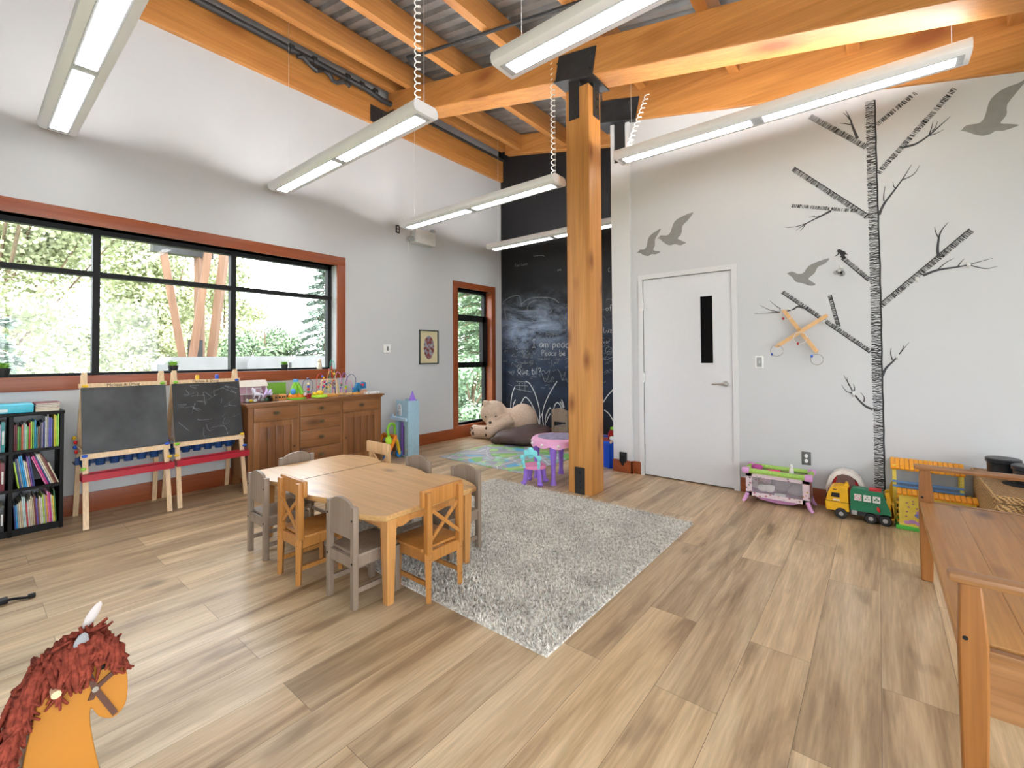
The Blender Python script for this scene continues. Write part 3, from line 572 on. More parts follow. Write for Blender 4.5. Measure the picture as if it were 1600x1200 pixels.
spots = [(-5.02, 2.18, 3.10, 'white hanging light with a curly cord, in front of the wide window\'s right half'),
         (-5.02, .48, 3.10, 'white hanging light at the top left edge of the picture, seen from below'),
         (-4.88, 3.77, 3.02, 'white hanging light above the emergency light box on the window wall'),
         (-4.86, 5.45, 3.03, 'white hanging light farthest back, in front of the chalkboard wall'),
         (-1.82, 2.16, 3.10, 'white hanging light cut off by the top edge, left of the post\'s steel saddle'),
         (-1.95, 4.07, 3.20, 'long white hanging light in front of the wall with the tree decal')]
for i, (x, y, z, lab) in enumerate(spots):
    if i == 0: lamp = make_lamp(); L0 = lamp; lamp.location = (x, y, z); lamp['label'] = lab
    else: lamp = dup(L0, lab, (x, y, z))
WIRE = C('grey wire', (.6, .6, .6), .4)
for i, (x, y, z, lab) in enumerate(spots):
    lamp = [o for o in COL.objects if o.get('label') == lab][0]
    for dx in (.12, 2.36):
        zt = mb_top(x+dx)-z
        MB().cyl((dx, .045, .07), (dx, .045, zt+.2), .0016, n=5).build('hanging_wire', WIRE, lamp)
    cx = .12 if i == 5 else 2.40
    zt = (mb_bot(x+cx) if i == 5 else mb_top(x+cx)+.2)-z
    # curly power cord
    turns = max(6, int(abs(zt)/.055)); k = turns*10; dr = .10 if i == 5 else 0
    MB().tube([(cx+.021*math.cos(j*PI/5)+dr*j/k, -.05+.021*math.sin(j*PI/5)+(.25*j/k if i == 5 else 0), .07+(zt-.07)*j/k) for j in range(k+1)], .0048, 5).build('coiled_cord', WP, lamp, sharp=80)
# ------------------------------------------------------------------ door
d = MB(); g_ = .05
d.bb((DX0-.05, YD-.014, 0), (DX0+.0, YD+.13, DZ)); d.bb((DX1, YD-.014, 0), (DX1+.05, YD+.13, DZ)); d.bb((DX0-.05, YD-.014, DZ), (DX1+.05, YD+.13, DZ+.05))
door = d.build('door_1', WHITE); door['kind'] = 'structure'
LF = C('door leaf white', (.66, .665, .68), .45, var=.01)
mb = MB(); x0, x1 = DX0+.004, DX1-.004; ys, ye = YD+.002, YD+.044; vx0, vx1, vz0, vz1 = -1.40, -1.275, 1.22, 1.90
mb.bb((x0, ys, .012), (vx0, ye, DZ-.005)); mb.bb((vx1, ys, .012), (x1, ye, DZ-.005)); mb.bb((vx0, ys, .012), (vx1, ye, vz0)); mb.bb((vx0, ys, vz1), (vx1, ye, DZ-.005))
leaf = mb.build('door_leaf', LF, door)
mb = MB()
for a, c in (((vx0-.014, vz0-.014), (vx0+.003, vz1+.014)), ((vx1-.003, vz0-.014), (vx1+.014, vz1+.014)), ((vx0, vz0-.014), (vx1, vz0+.003)), ((vx0, vz1-.003), (vx1, vz1+.014))):
    mb.bb((a[0], ys-.006, a[1]), (c[0], ys, c[1]))
mb.build('vision_frame', LF, door)
MB().bb((vx0, YD+.02, vz0), (vx1, YD+.026, vz1)).build('vision_pane', glass('door glass', (.35, .36, .38)), door)
mb = MB(); hx, hz = -1.165, 1.02
mb.cyl((hx, ys, hz), (hx, ys-.014, hz), .028, n=20); mb.cyl((hx, ys-.014, hz), (hx, ys-.05, hz), .011, n=12); mb.tube([(hx, ys-.05, hz), (hx-.05, ys-.055, hz), (hx-.115, ys-.05, hz-.002)], [.012, .010, .008], 8)
mb.build('door_handle', CHROME, door)
MB().bb((x1-.003, ys-.002, hz-.05), (x1+.003, ys+.03, hz+.05)).build('latch_plate', CHROME, door)
for z in (.28, 1.06, 1.85):
    mb = MB(); mb.cyl((DX0+.002, ys-.006, z-.05), (DX0+.002, ys-.006, z+.05), .008, n=8); mb.build('hinge', CHROME, door)
# ------------------------------------------------------------------ children's table and chairs
tb = thing('childrens_table', 'low pine table with scalloped long edges, ringed by small chairs', 'table', (-2.755, 1.735, 0))
def edge(sg):
    out = []
    # right end corner -> left end corner along one long side (three shallow lobes)
    for a, c, bul in ((.775, .265, .075), (.265, -.265, .055), (-.265, -.775, .075)):
        for i in range(13):
            t = i/12; x = a+(c-a)*t
            if abs(a) > .7: y = .335+(.36-.335)*t
            elif abs(c) > .7: y = .36+(.335-.36)*t
            else: y = .36
            y += bul*math.sin(PI*t)**.8
            out.append((x, sg*y))
    return out
up = edge(1); lo = edge(-1)
poly = up+lo[::-1]
mb = MB(); nP = len(poly); vs = []
for ins, z in ((.993, .452), (1, .457), (1, .477), (.997, .4805), (.990, .482)): vs += [(x*(1-(1-ins)*.6), y*ins, z) for x, y in poly]
fs = [tuple(range(nP))[::-1], tuple(range(4*nP, 5*nP))]+[(k*nP+i, k*nP+(i+1) % nP, (k+1)*nP+(i+1) % nP, (k+1)*nP+i) for k in range(4) for i in range(nP)]
mb._add(vs, fs); top = mb.build('tabletop', PINE, tb, sharp=12)
for p in top.data.polygons:
    if len(p.vertices) > 10: p.use_smooth = False
DARKGAP = C('dark seam', (.08, .04, .02), .6)
MB().bb((-.268, -.36, .481), (-.264, .36, .4835)).build('leaf_seam', DARKGAP, tb)
for sx in (-1, 1):
    for sy in (-1, 1):
        mb = MB(); x, y = sx*.725, sy*.285; t0, b0 = .029, .02
        vs = []
        for r_, z in ((b0, 0), (t0, .37), (t0, .452)):
            ox, oy = x+sx*(r_-t0), y+sy*(r_-t0)
            vs += [(x-sx*0-(r_), y-r_, z), (x+r_, y-r_, z), (x+r_, y+r_, z), (x-r_, y+r_, z)]
        fs = [(0, 3, 2, 1), (8, 9, 10, 11)]
        for k in range(2):
            for j in range(4): fs.append((k*4+j, k*4+(j+1) % 4, k*4+4+(j+1) % 4, k*4+4+j))
        mb._add(vs, fs); mb.build('leg', PINEZ, tb)
def apron(x0, x1, z0, z1):
    # scalloped lower edge
    pts = [(x0, z1), (x0, z0)]; n = 20
    for i in range(1, n): t = i/n; pts.append((x0+(x1-x0)*t, z0+.028*math.sin(PI*t)**.5+.006*math.cos(8*PI*t)))
    pts += [(x1, z0), (x1, z1)]; return pts
mb = MB(); 
mb.b.free()
for sy in (-1, 1): MB().prism(apron(-.70, .70, .375, .452), sy*.285-.009, sy*.285+.009, 'y').build('long_apron', PINEO, tb)
mb = MB()
mb.b.free()
for sx in (-1, 1): MB().prism(apron(-.26, .26, .375, .452), sx*.725-.009, sx*.725+.009, 'x').build('end_apron', PINEO, tb)
def bolt2(t, x, y, z, dx=0, dy=-1):
    MB().cyl((x, y, z), (x+dx*.002, y+dy*.002, z), .006, n=8).build('bolt', BLACK, t)
def make_grey():
    t = thing('childrens_chair', '', 'chair', group='small chairs around the pine table'); W_ = .12; w_ = .032
    for s in (-1, 1):
        MB().bb((s*W_-w_/2, -.13-w_/2, 0), (s*W_+w_/2, -.13+w_/2, .525), bev=.004).build('rear_leg', TAUPE, t)
        MB().bb((s*W_-w_/2, .13-w_/2, 0), (s*W_+w_/2, .13+w_/2, .25), bev=.004).build('front_leg', TAUPE, t)
        MB().bar((s*W_, -.12, .09), (s*W_, .12, .09), .014, .026).build('stretcher', TAUPE, t)
        bolt2(t, s*W_, -.13-w_/2, .235); bolt2(t, s*W_, -.13-w_/2, .455)
    MB().bb((-.135, -.12, .262), (.135, .155, .28), bev=.006).build('seat', TAUPE, t)
    mb = MB(); 
    for s in (-1, 1): mb.bb((s*W_-.009, -.12, .21), (s*W_+.009, .12, .263)); mb.bb((-W_, s*.13-.009, .205), (W_, s*.13+.009, .263))
    mb.build('seat_frame', TAUPE, t)
    P = [(-.106, .355), (.106, .355), (.106, .50)]+[(.106*math.cos(a*PI/12)*.97, .512+.042*math.sin(a*PI/12)) for a in range(0, 13)]+[(-.106, .50)]
    mb = MB(); mb.prism(P, -.139, -.121, 'y'); mb.build('backrest', TAUPE, t)
    return t
def make_cross(woodm):
    t = thing('childrens_chair', '', 'chair', group='small chairs around the pine table'); W_ = .115; w_ = .036
    for s in (-1, 1):
        mb = MB(); mb.bb((s*W_-w_/2, -.13-w_/2, .25), (s*W_+w_/2, -.13+w_/2, .578), bev=.006)
        mb.tube([(s*W_, -.13, .26), (s*W_, -.135, 0)], [.024, .018], 4)
        mb.build('rear_leg', woodm, t)
        MB().tube([(s*W_, .12, .25), (s*W_, .125, 0)], [.022, .016], 4).build('front_leg', woodm, t)
        MB().bar((s*W_, -.12, .09), (s*W_, .12, .09), .012, .024).build('stretcher', woodm, t)
        bolt2(t, s*W_, -.13-w_/2, .225); bolt2(t, s*W_, -.13-w_/2, .075)
        MB().bar((-s*(W_-.012), -.136-s*.005, .485), (s*(W_-.012), -.136-s*.005, .315), .010, .019).build('cross_slat', woodm, t)
    MB().bb((-.145, -.112, .262), (.145, .165, .28), bev=.008).build('seat', woodm, t)
    mb = MB()
    for s in (-1, 1): mb.bb((s*W_-.009, -.12, .205), (s*W_+.009, .12, .263)); mb.bb((-W_, s*.125-.009, .205), (W_, s*.125+.009, .263))
    mb.build('seat_frame', woodm, t)
    mb = MB(); mb.bb((-.152, -.125, .497), (.152, -.098, .59), bev=.012); mb.build('top_rail', woodm, t)
    return t
CHX = wood('chair pine', (.42, .17, .035), (.54, .24, .06), (.3, .11, .03), 'z', 1.3, .38, knots=False)
CHX2 = wood('pale chair pine', (.60, .36, .17), (.70, .45, .24), (.3, .11, .03), 'z', 1.3, .38, knots=False)
g0 = make_grey(); x0_ = make_cross(CHX); xf = make_cross(CHX2)
g0.location = (-3.20, 1.395, 0); g0['label'] = 'taupe chair on the near side of the pine table, closest to the easels'
dup(g0, 'taupe chair beside the near corner leg of the pine table, left of the rug-side chair', (-2.24, 1.436, 0))
dup(g0, 'taupe chair at the end of the pine table nearest the sideboard', (-3.47, 1.71, 0), R(-90))
dup(g0, 'taupe chair across the pine table, beside the corner nearest the shaggy rug', (-2.235, 2.10, 0), R(180))
dup(g0, 'taupe chair across the pine table, next to the pale cross-back chair', (-2.74, 2.10, 0), R(180))
o = dup(g0, 'brown-grey child\'s chair standing alone against the chalkboard wall behind the pink toy table', (-3.58, 5.62, 0), R(0)); del o['group']
x0_.location = (-2.71, 1.38, 0); x0_['label'] = 'orange pine cross-back chair between two taupe chairs on the near side of the table'
dup(x0_, 'orange pine cross-back chair at the end of the table, standing partly on the shaggy rug', (-2.005, 1.705, 0), R(90))
xf.location = (-3.27, 2.12, 0); xf.rotation_euler.z = R(180); xf['label'] = 'pale pine cross-back chair on the far side of the table, in front of the sideboard'
# ------------------------------------------------------------------ shaggy rug
rm, nt, b = newmat('shag pile')
no = N(nt, 'ShaderNodeTexNoise'); no.inputs['Scale'].default_value = 60; no.inputs['Detail'].default_value = 4; nt.links.new(coord(nt), no.inputs[0])
no2 = N(nt, 'ShaderNodeTexNoise'); no2.inputs['Scale'].default_value = 4; nt.links.new(coord(nt), no2.inputs[0])
c = mixc(nt, ramp(nt, no.outputs[0], [(.32, (.34, .32, .285)), (.5, (.70, .67, .615)), (.62, (.92, .89, .83))]), ramp(nt, no2.outputs[0], [(.35, (.86, .86, .86)), (.65, (1.05, 1.05, 1.05))]), 1., 'MULTIPLY')
nt.links.new(c, b.inputs['Base Color']); b.inputs['Roughness'].default_value = .95; b.inputs['Specular IOR Level'].default_value = .1
rug = thing('shaggy_rug', 'cream and grey speckled shaggy rug under the end of the pine table', 'rug', (-2.13, 2.60, 0))
X0, X1, Y0, Y1 = -1.04, 1.0, -.985, .985
mb = MB(); mb.bb((X0, Y0, .001), (X1, Y1, .010)); mb.build('backing', rm, rug)
mb = MB(); rr = random.Random(11); nn = 46000
for i in range(nn):
    x = rr.uniform(X0, X1); y = rr.uniform(Y0, Y1); a = rr.uniform(0, 2*PI); l = rr.uniform(.012, .024); w_ = .0028
    dx, dy = math.cos(a)*w_, math.sin(a)*w_; tx, ty = rr.uniform(-.016, .016), rr.uniform(-.016, .016)
    mb._add([(x-dx, y-dy, .009), (x+dx, y+dy, .009), (x+tx+dx*.6, y+ty+dy*.6, .009+l), (x+tx-dx*.6, y+ty-dy*.6, .009+l)], [(0, 1, 2, 3)])
p_ = mb.b
me = bpy.data.meshes.new('pile'); p_.to_mesh(me); p_.free(); me.materials.append(rm); o = bpy.data.objects.new('pile', me); COL.objects.link(o); o.parent = rug; o['kind'] = 'stuff'
# ------------------------------------------------------------------ printed play mat
pm, nt, b = newmat('printed play mat')
v = coord(nt, (1, 1, 1))
vo = N(nt, 'ShaderNodeTexVoronoi'); vo.inputs['Scale'].default_value = 5.5; nt.links.new(v, vo.inputs[0])
sp_ = N(nt, 'ShaderNodeSeparateColor'); nt.links.new(vo.outputs['Color'], sp_.inputs[0])
c1 = ramp(nt, sp_.outputs[0], [(0, (.20, .50, .12)), (.35, (.30, .52, .42)), (.5, (.34, .33, .42)), (.72, (.42, .58, .20)), (.85, (.12, .42, .66)), (.95, (.7, .6, .35))])
c1n = [n for n in nt.nodes if n.bl_idname == 'ShaderNodeValToRGB'][-1]; c1n.color_ramp.interpolation = 'CONSTANT'
vo2 = N(nt, 'ShaderNodeTexVoronoi', feature='DISTANCE_TO_EDGE'); vo2.inputs['Scale'].default_value = 2.4; nt.links.new(v, vo2.inputs[0])
rd = ramp(nt, vo2.outputs['Distance'], [(.09, (1, 1, 1)), (.11, (0, 0, 0))])
c2 = mixc(nt, c1, (.38, .38, .44), rd)
ln = ramp(nt, vo2.outputs['Distance'], [(.006, (1, 1, 1)), (.012, (0, 0, 0))])
c3 = mixc(nt, c2, (.8, .8, .8), ln)
vo3 = N(nt, 'ShaderNodeTexVoronoi', distance='CHEBYCHEV'); vo3.inputs['Scale'].default_value = 11; nt.links.new(v, vo3.inputs[0])
s3_ = N(nt, 'ShaderNodeSeparateColor'); nt.links.new(vo3.outputs['Color'], s3_.inputs[0])
hs = ramp(nt, s3_.outputs[1], [(0, (0, 0, 0)), (.8, (.8, .8, .8))]); [n for n in nt.nodes if n.bl_idname == 'ShaderNodeValToRGB'][-1].color_ramp.interpolation = 'CONSTANT'
c4 = mixc(nt, c3, vo3.outputs['Color'], mixc(nt, (0, 0, 0), hs, .5))
nt.links.new(c4, b.inputs['Base Color']); b.inputs['Roughness'].default_value = .5
mat_ = MB().bb((-.70, -.60, .001), (.70, .60, .006)).build('play_mat', pm); mat_.location = (-3.76, 4.56, 0)
tag(mat_, 'flat green, blue and grey printed road play mat on the floor before the chalkboard wall', 'play mat')
# ------------------------------------------------------------------ pine sideboard
SB = wood('stained pine', (.20, .075, .022), (.31, .135, .045), (.09, .03, .01), 'y', 1.1, .38, kscale=1.8)
SBZ = wood('stained pine upright', (.20, .075, .022), (.33, .145, .05), (.09, .03, .01), 'z', 1.1, .38, kscale=1.8)
SBP = wood('stained pine panel', (.17, .062, .018), (.25, .10, .033), (.07, .025, .01), 'z', 1.1, .42, kscale=2.4)
BRASS = C('aged brass', (.16, .12, .07), .35, metal=.9); KNOB = wood('dark knob', (.12, .05, .02), (.18, .075, .03), (.1, .04, .01), 'z', 1, .4, knots=False)
sb = thing('sideboard', 'long stained pine sideboard with drawers and two doors under the wide window', 'sideboard', (-4.80, 1.80, 0))
D_ = -.42; Lb = 1.52
mb = MB(); mb.bb((D_, 0, .10), (-.004, Lb, .83)); mb.build('carcass', SBZ, sb)
mb = MB(); mb.bb((D_-.0, -.035, .832), (.03, Lb+.035, .852), bev=.006); mb.bb((D_, -.015, .812), (.012, Lb+.015, .832), bev=.006); mb.build('worktop', SB, sb)
for y in (.035, Lb-.035):
    for x in (-.03, D_+.03): MB().bb((x-.03, y-.035, 0), (x+.025, y+.035, .14), bev=.005).build('foot', SBZ, sb)
MB().bb((-.03, .04, .055), (-.012, Lb-.04, .075)).build('stretcher', SB, sb)
mb = MB()
for a, c in ((0, .045), (.475, .505), (.972, 1.0), (1.475, Lb)): mb.bb((-.012, a, .10), (.002, c, .812))
mb.bb((-.012, .02, .806), (.0015, Lb-.02, .812)); mb.bb((-.012, .02, .10), (.0015, Lb-.02, .118))
mb.build('face_stiles', SBZ, sb)
def cup(par, x, y, z):
    mb = MB(); mb.lathe([(.001, .0), (.012, .002), (.02, .009), (.024, .018)], (0, 0, 0), 14, M=Matrix.Translation((x, y, z)) @ Euler((0, R(90), 0)).to_matrix().to_4x4() @ Matrix.Scale(.8, 4, (1, 0, 0)) @ Matrix.Scale(1.5, 4, (0, 1, 0)))
    mb.ell((x+.02, y, z+.002), (.008, .014, .008), n=8)
    mb.build('cup_handle', BRASS, par)
def drawer(y0, y1, z0, z1):
    dr = MB().bb((-.01, y0, z0), (.012, y1, z1), bev=.004).build('drawer', SB, sb); cup(dr, .012, (y0+y1)/2, (z0+z1)/2+.005)
drawer(.048, .472, .668, .80); drawer(1.003, 1.472, .668, .80)
for z0, z1 in ((.672, .805), (.53, .664), (.335, .522), (.14, .327)): drawer(.508, .969, z0, z1)
def cdoor(y0, y1, ky):
    z0, z1 = .12, .658; dd = MB(); s_ = .055
    dd.bb((-.004, y0, z0), (.014, y0+s_, z1), bev=.003); dd.bb((-.004, y1-s_, z0), (.014, y1, z1), bev=.003); dd.bb((-.004, y0+s_, z0), (.0135, y1-s_, z0+s_)); dd.bb((-.004, y0+s_, z1-s_), (.0135, y1-s_, z1))
    dr = dd.build('door', SBZ, sb)
    pp = MB(); n = 4; ww = (y1-y0-2*s_)/n
    for i in range(n): pp.bb((-.004, y0+s_+i*ww+.002, z0+s_), (.004, y0+s_+(i+1)*ww-.002, z1-s_), bev=.002)
    pp.build('door_panel', SBP, dr)
    MB().ell((.022, ky, .375), (.012, .014, .014), n=10).build('knob', KNOB, dr)
cdoor(.048, .472, .445); cdoor(1.003, 1.472, 1.035)
# ------------------------------------------------------------------ easels
SLATE = plain('slate board', (.062, .066, .07), .65, var=.35, scale=5); SLATE2 = plain('slate board dark', (.030, .030, .031), .65, var=.45, scale=5)
TRAYR = C('red tray', (.42, .012, .03), .35); CUPB = C('blue tray', (.01, .055, .20), .35)
def make_easel(slate, wobble):
    t = thing('easel', '', 'easel', group='wooden children\'s easels under the wide window'); W_ = .262
    def fx_(z): return .25-.21*z
    for s in (-1, 1):
        MB().bar((fx_(0), s*W_, 0), (fx_(1.19), s*(W_-.012), 1.19), .034, .018, up=(1, 0, .2)).build('front_leg', BEECH, t)
        MB().bar((-.24, s*W_, 0), (-.02, s*(W_-.012), 1.17), .034, .018, up=(1, 0, -.2)).build('rear_leg', BEECH, t)
    mb = MB(); mb.bar((fx_(.56)+.012, 0, .56), (fx_(1.07)+.012, 0, 1.07), .548, .010, up=(1, 0, .21)); ch = mb.build('chalkboard', slate, t)
    mb = MB(); mb.bar((-.24+.19*.5, 0, .5), (-.24+.19*1.07, 0, 1.07), .54, .008, up=(1, 0, -.2)); mb.build('rear_panel', WP, t)
    rail = MB().bar((fx_(1.085)+.006, -.285, 1.085), (fx_(1.085)+.006, .285, 1.085), .034, .018, up=(1, 0, .21)).build('top_rail', BEECH, t)
    # bar(): w lies across the up vector, so swap for rails
    MB().bar((fx_(.535)+.006, -.285, .535), (fx_(.535)+.006, .285, .535), .04, .018, up=(1, 0, .21)).build('bottom_rail', BEECH, t)
    me = text_mesh('Melissa & Doug', .034, .0003); o = bpy.data.objects.new('maker_name', me); COL.objects.link(o); me.materials.append(BLACK)
    o.rotation_euler = (R(90), 0, R(90)); o.location = (fx_(1.085)+.024, -.12, 1.076); o.parent = t
    fxr = fx_(.39)
    mb = MB(); mb.bb((fxr-.01, -.285, .365), (fxr+.10, .285, .373)); mb.bb((fxr+.094, -.285, .365), (fxr+.102, .285, .415)); mb.bb((fxr-.012, -.285, .365), (fxr-.004, .285, .415))
    for s in (-1, 1): mb.bb((fxr-.01, s*.285-.004, .365), (fxr+.10, s*.285+.004, .415))
    mb.bb((fxr-.01, -.281, .37), (fxr+.096, .281, .409))
    mb.build('paint_tray', TRAYR, t)
    mb = MB(); mb.bb((-.23, -.285, .44), (-.10, .285, .452)); mb.bb((-.104, -.285, .44), (-.096, .285, .50)); mb.build('rear_tray', CUPB, t)
    for k in range(6):
        MB().lathe([(.030, 0), (.040, .085), (.036, .085), (.027, .004)], (-.075, -.225+k*.09, .425), 14).build('paint_cup', CUPB, t)
    cl = [YEL, GREEN, BLUE, YEL, BLUE, GREEN, RED]
    for k, (y, z) in enumerate(((-.25, 1.085), (.25, 1.085), (.262, .565), (.275, .455), (-.262, .545), (-.272, .45))):
        MB().ell((fx_(z)+.028, y, z), (.012, .02, .013), n=10).build('clip', cl[(k+wobble) % 6], t)
    for s in (-1, 1):
        for k in range(4):
            MB().ell((-.02-.02*k, s*(.288+.006*(k % 2)), .56+.035*k), (.018, .014, .017), n=8).build('knob', [RED, BLUE, RED, YEL][(k+wobble) % 4], t)
        MB().bar((fx_(.56), s*.272, .58), (-.13, s*.272, .58), .012, .02).build('side_brace', BEECH, t)
    return t, ch
e1, c1_ = make_easel(SLATE, 0); e1.location = (-4.955, .893, 0); e1['label'] = 'wooden chalkboard easel with red tray, beside the black bookcase'
e2, c2_ = make_easel(SLATE2, 1); e2.location = (-4.98, 1.495, 0); e2['label'] = 'wooden chalkboard easel with red tray and scribbled darker board, beside the sideboard'
mb = MB(); rr = random.Random(5)
def on_board(y, z): return (.25-.21*z+.0185, y, z)
for i in range(34):
    y, z = rr.uniform(-.22, .2), rr.uniform(.6, 1.02); pts = [on_board(y+rr.uniform(-.07, .07), z+rr.uniform(-.05, .05)) for _ in range(3)]
    P = smooth_path(pts, 4); vs = []
    for p in P: vs += [p+Vector((0, .0012, .0012)), p-Vector((0, .0012, .0012))]
    mb._add(vs, [(2*k, 2*k+1, 2*k+3, 2*k+2) for k in range(len(P)-1)])
mb.build('chalk_scribble', CHALK2, c2_)
for k, (y, m_) in enumerate(((-.075, YEL), (.085, BLUE))):
    MB().bb((.01, y-.014, 1.095), (.03, y+.014, 1.145), bev=.006).build('paper_clip', m_, e2)
# ------------------------------------------------------------------ bookcase and books
BC = C('black bookcase finish', (.008, .0075, .0075), .5, spec=.2)
bc = thing('bookcase', 'low black open-backed bookcase full of picture books at the left edge', 'bookcase', (-4.93, 0, 0))
bx0, bx1 = -.30, 0.0
Yb0, Yb1 = -.27, .53
def side(y): MB().bb((bx0, y, 0), (bx1, y+.022, .90), bev=.002).build('upright', BC, bc)
for y in (Yb0, -.005, .243, Yb1-.022): side(y)
for z in (.03, .325, .605): MB().bb((bx0, Yb0+.02, z), (bx1-.004, Yb1-.02, z+.02)).build('shelf', BC, bc)
MB().bb((bx0, Yb0-.004, .88), (bx1+.004, Yb1+.004, .902), bev=.002).build('top_board', BC, bc)
MB().bb((bx0+.02, Yb0+.02, 0), (bx1-.02, Yb1-.02, .03)).build('plinth', BC, bc)
BOOKC = {'maroon': (.16, .02, .03), 'dark green': (.03, .16, .04), 'green': (.12, .38, .06), 'orange-red': (.66, .13, .05), 'mint': (.35, .60, .45), 'red': (.50, .05, .04), 'lime': (.42, .62, .05), 'white': (.68, .68, .65),
    'sky blue': (.03, .33, .66), 'brown': (.26, .12, .06), 'teal': (.03, .25, .27), 'navy': (.03, .05, .20), 'grey': (.36, .37, .36), 'violet-blue': (.12, .12, .48), 'yellow': (.78, .62, .05), 'bright green': (.32, .68, .10),
    'cream': (.66, .58, .42), 'purple': (.20, .07, .30), 'magenta': (.60, .03, .24), 'pink': (.75, .22, .42), 'pale aqua': (.50, .66, .64), 'orange': (.78, .36, .05), 'tan': (.55, .40, .24), 'black': (.03, .03, .03), 'lilac': (.42, .36, .52)}
BM = {k: C('book '+k, v, .45, var=.18, scale=25) for k, v in BOOKC.items()}
PAPER = C('paper edge', (.70, .66, .56), .8)
ORD = ['first', 'second', 'third', 'fourth', 'fifth', 'sixth', 'seventh', 'eighth', 'ninth', 'tenth', 'eleventh', 'twelfth', 'thirteenth', 'fourteenth', 'fifteenth', 'sixteenth', 'seventeenth', 'eighteenth', 'nineteenth', 'twentieth', 'twenty-first', 'twenty-second', 'twenty-third', 'twenty-fourth', 'twenty-fifth', 'twenty-sixth']
BLANK = {}
def book(y, z, th, h, dpt, lean, colr, lab, grp, x=None):
    t = thing('book', lab, 'book', ((-4.945 if x is None else x), y, z), 0, grp)
    t.rotation_euler.x = lean
    mb = MB(); mb.bb((-dpt, 0, 0), (0, th, h), bev=.0015)
    mb.b.to_mesh; o = mb.build('cover', BM[colr], t)
    pg = MB().bb((-dpt+.003, .0015, h-.004), (-.003, th-.0015, h+.0008)).build('pages', PAPER, t)
    if th > .012:
        MB().bb((-.001, th*.25, h*.25), (.0012, th*.75, h*.7)).build('spine_title', BM['white' if colr not in ('white', 'cream') else 'navy'], t)
    return t
def row(y0, y1, z, cols, hs, leans, where, grp, ths=None):
    n = len(cols)
    y = y0
    for i, c in enumerate(cols):
        th = ths[i] if ths else (y1-y0)/n
        book(y, z, min(th, .0112)-.0016, hs[i], rnd.uniform(.20, .25), leans[i], c, '%s upright book on the %s of the bookcase, %s from its right end' % (c, where, ORD[n-1-i]) if abs(leans[i]) < .1 else
             '%s leaning book on the %s of the bookcase, %s from its right end' % (c, where, ORD[n-1-i]), grp, x=-4.945-rnd.uniform(0, .012))
        y += th
top = ['maroon', 'maroon', 'green', 'dark green', 'orange-red', 'grey', 'mint', 'green', 'red', 'lime', 'green', 'sky blue', 'teal', 'brown', 'black', 'lilac', 'navy', 'white', 'grey', 'violet-blue', 'violet-blue', 'black', 'yellow', 'lime', 'bright green']
hs = [.19, .19, .175, .17, .185, .20, .19, .17, .195, .205, .205, .215, .16, .165, .19, .19, .2, .235, .25, .225, .225, .21, .245, .235, .255]
row(.268, .505, .626, top, hs, [.0]*25, 'top shelf', 'books standing on the top shelf')
mid = ['lime', 'navy', 'grey', 'sky blue', 'sky blue', 'white', 'tan', 'purple', 'navy', 'pink', 'magenta', 'navy', 'white', 'cream', 'brown', 'maroon', 'cream']
row(.292, .500, .346, mid, [.2, .22, .22, .235, .24, .2, .19, .23, .23, .23, .24, .23, .25, .25, .25, .22, .17], [.13]*9+[.34]*8, 'middle shelf', 'books leaning on the middle shelf', ths=[.0098]*8+[.062]+[.0098]*6+[.0098]*2)
lowr = ['navy', 'sky blue', 'grey', 'cream', 'tan', 'pale aqua', 'pale aqua', 'red', 'white', 'cream', 'cream', 'tan', 'maroon', 'violet-blue', 'brown', 'cream', 'white', 'lime', 'lilac', 'orange', 'pink', 'magenta', 'cream', 'yellow', 'dark green']
row(.280, .500, .051, lowr, [.17, .17, .18, .19, .20, .225, .225, .18, .19, .2, .22, .21, .22, .2, .19, .21, .2, .22, .22, .21, .24, .23, .21, .2, .24], [.06]*25, 'bottom shelf', 'books standing on the bottom shelf')
lb = [(.626, ['tan', 'cream', 'cream', 'purple', 'lilac', 'teal'], [.21, .22, .2, .17, .2, .22]), (.346, ['green', 'violet-blue', 'violet-blue', 'lilac', 'red', 'maroon'], [.18, .2, .21, .2, .22, .2]), (.051, ['brown', 'tan', 'tan', 'sky blue', 'white', 'black'], [.2, .2, .21, .2, .17, .18])]
for (z, cs, h_), wn in zip(lb, ('top', 'middle', 'bottom')):
    for i, c in enumerate(cs):
        book(.10+i*.021, z, .02, h_[i], .22, 0, c, '%s book in the left bay of the bookcase, %s shelf, %s from the divider' % (c, wn, ORD[5-i]), 'books in the left bay of the bookcase')
case_ = MB(); case_.bb((-.26, -.20, 0), (0, .175, .062), bev=.006); o = case_.build('storage_case', C('light blue case', (.05, .50, .66), .35)); o.location = (-4.935, .19, .904)
tag(o, 'flat light blue case lying on top of the black bookcase', 'case')
mb = MB(); mb.bb((-.002, .0, .012), (.003, .045, .034), bev=.003); mb.build('label_patch', C('pale patch', (.6, .75, .8)), o)
for i, (c, w_) in enumerate((('cream', .128), ('tan', .132), ('brown', .122), ('grey', .13), ('maroon', .135))):
    t = thing('book', '%s thin book lying flat on the bookcase, %s from the bottom of the pile' % (c, ORD[i]), 'book', (-4.94, .375, .904+i*.0125), 0, 'flat books piled on the bookcase')
    MB().bb((-.22, 0, 0), (0, w_, .0118), bev=.001).build('cover', BM[c], t); MB().bb((-.217, .003, .002), (.0008, w_-.002, .0098)).build('pages', PAPER, t)
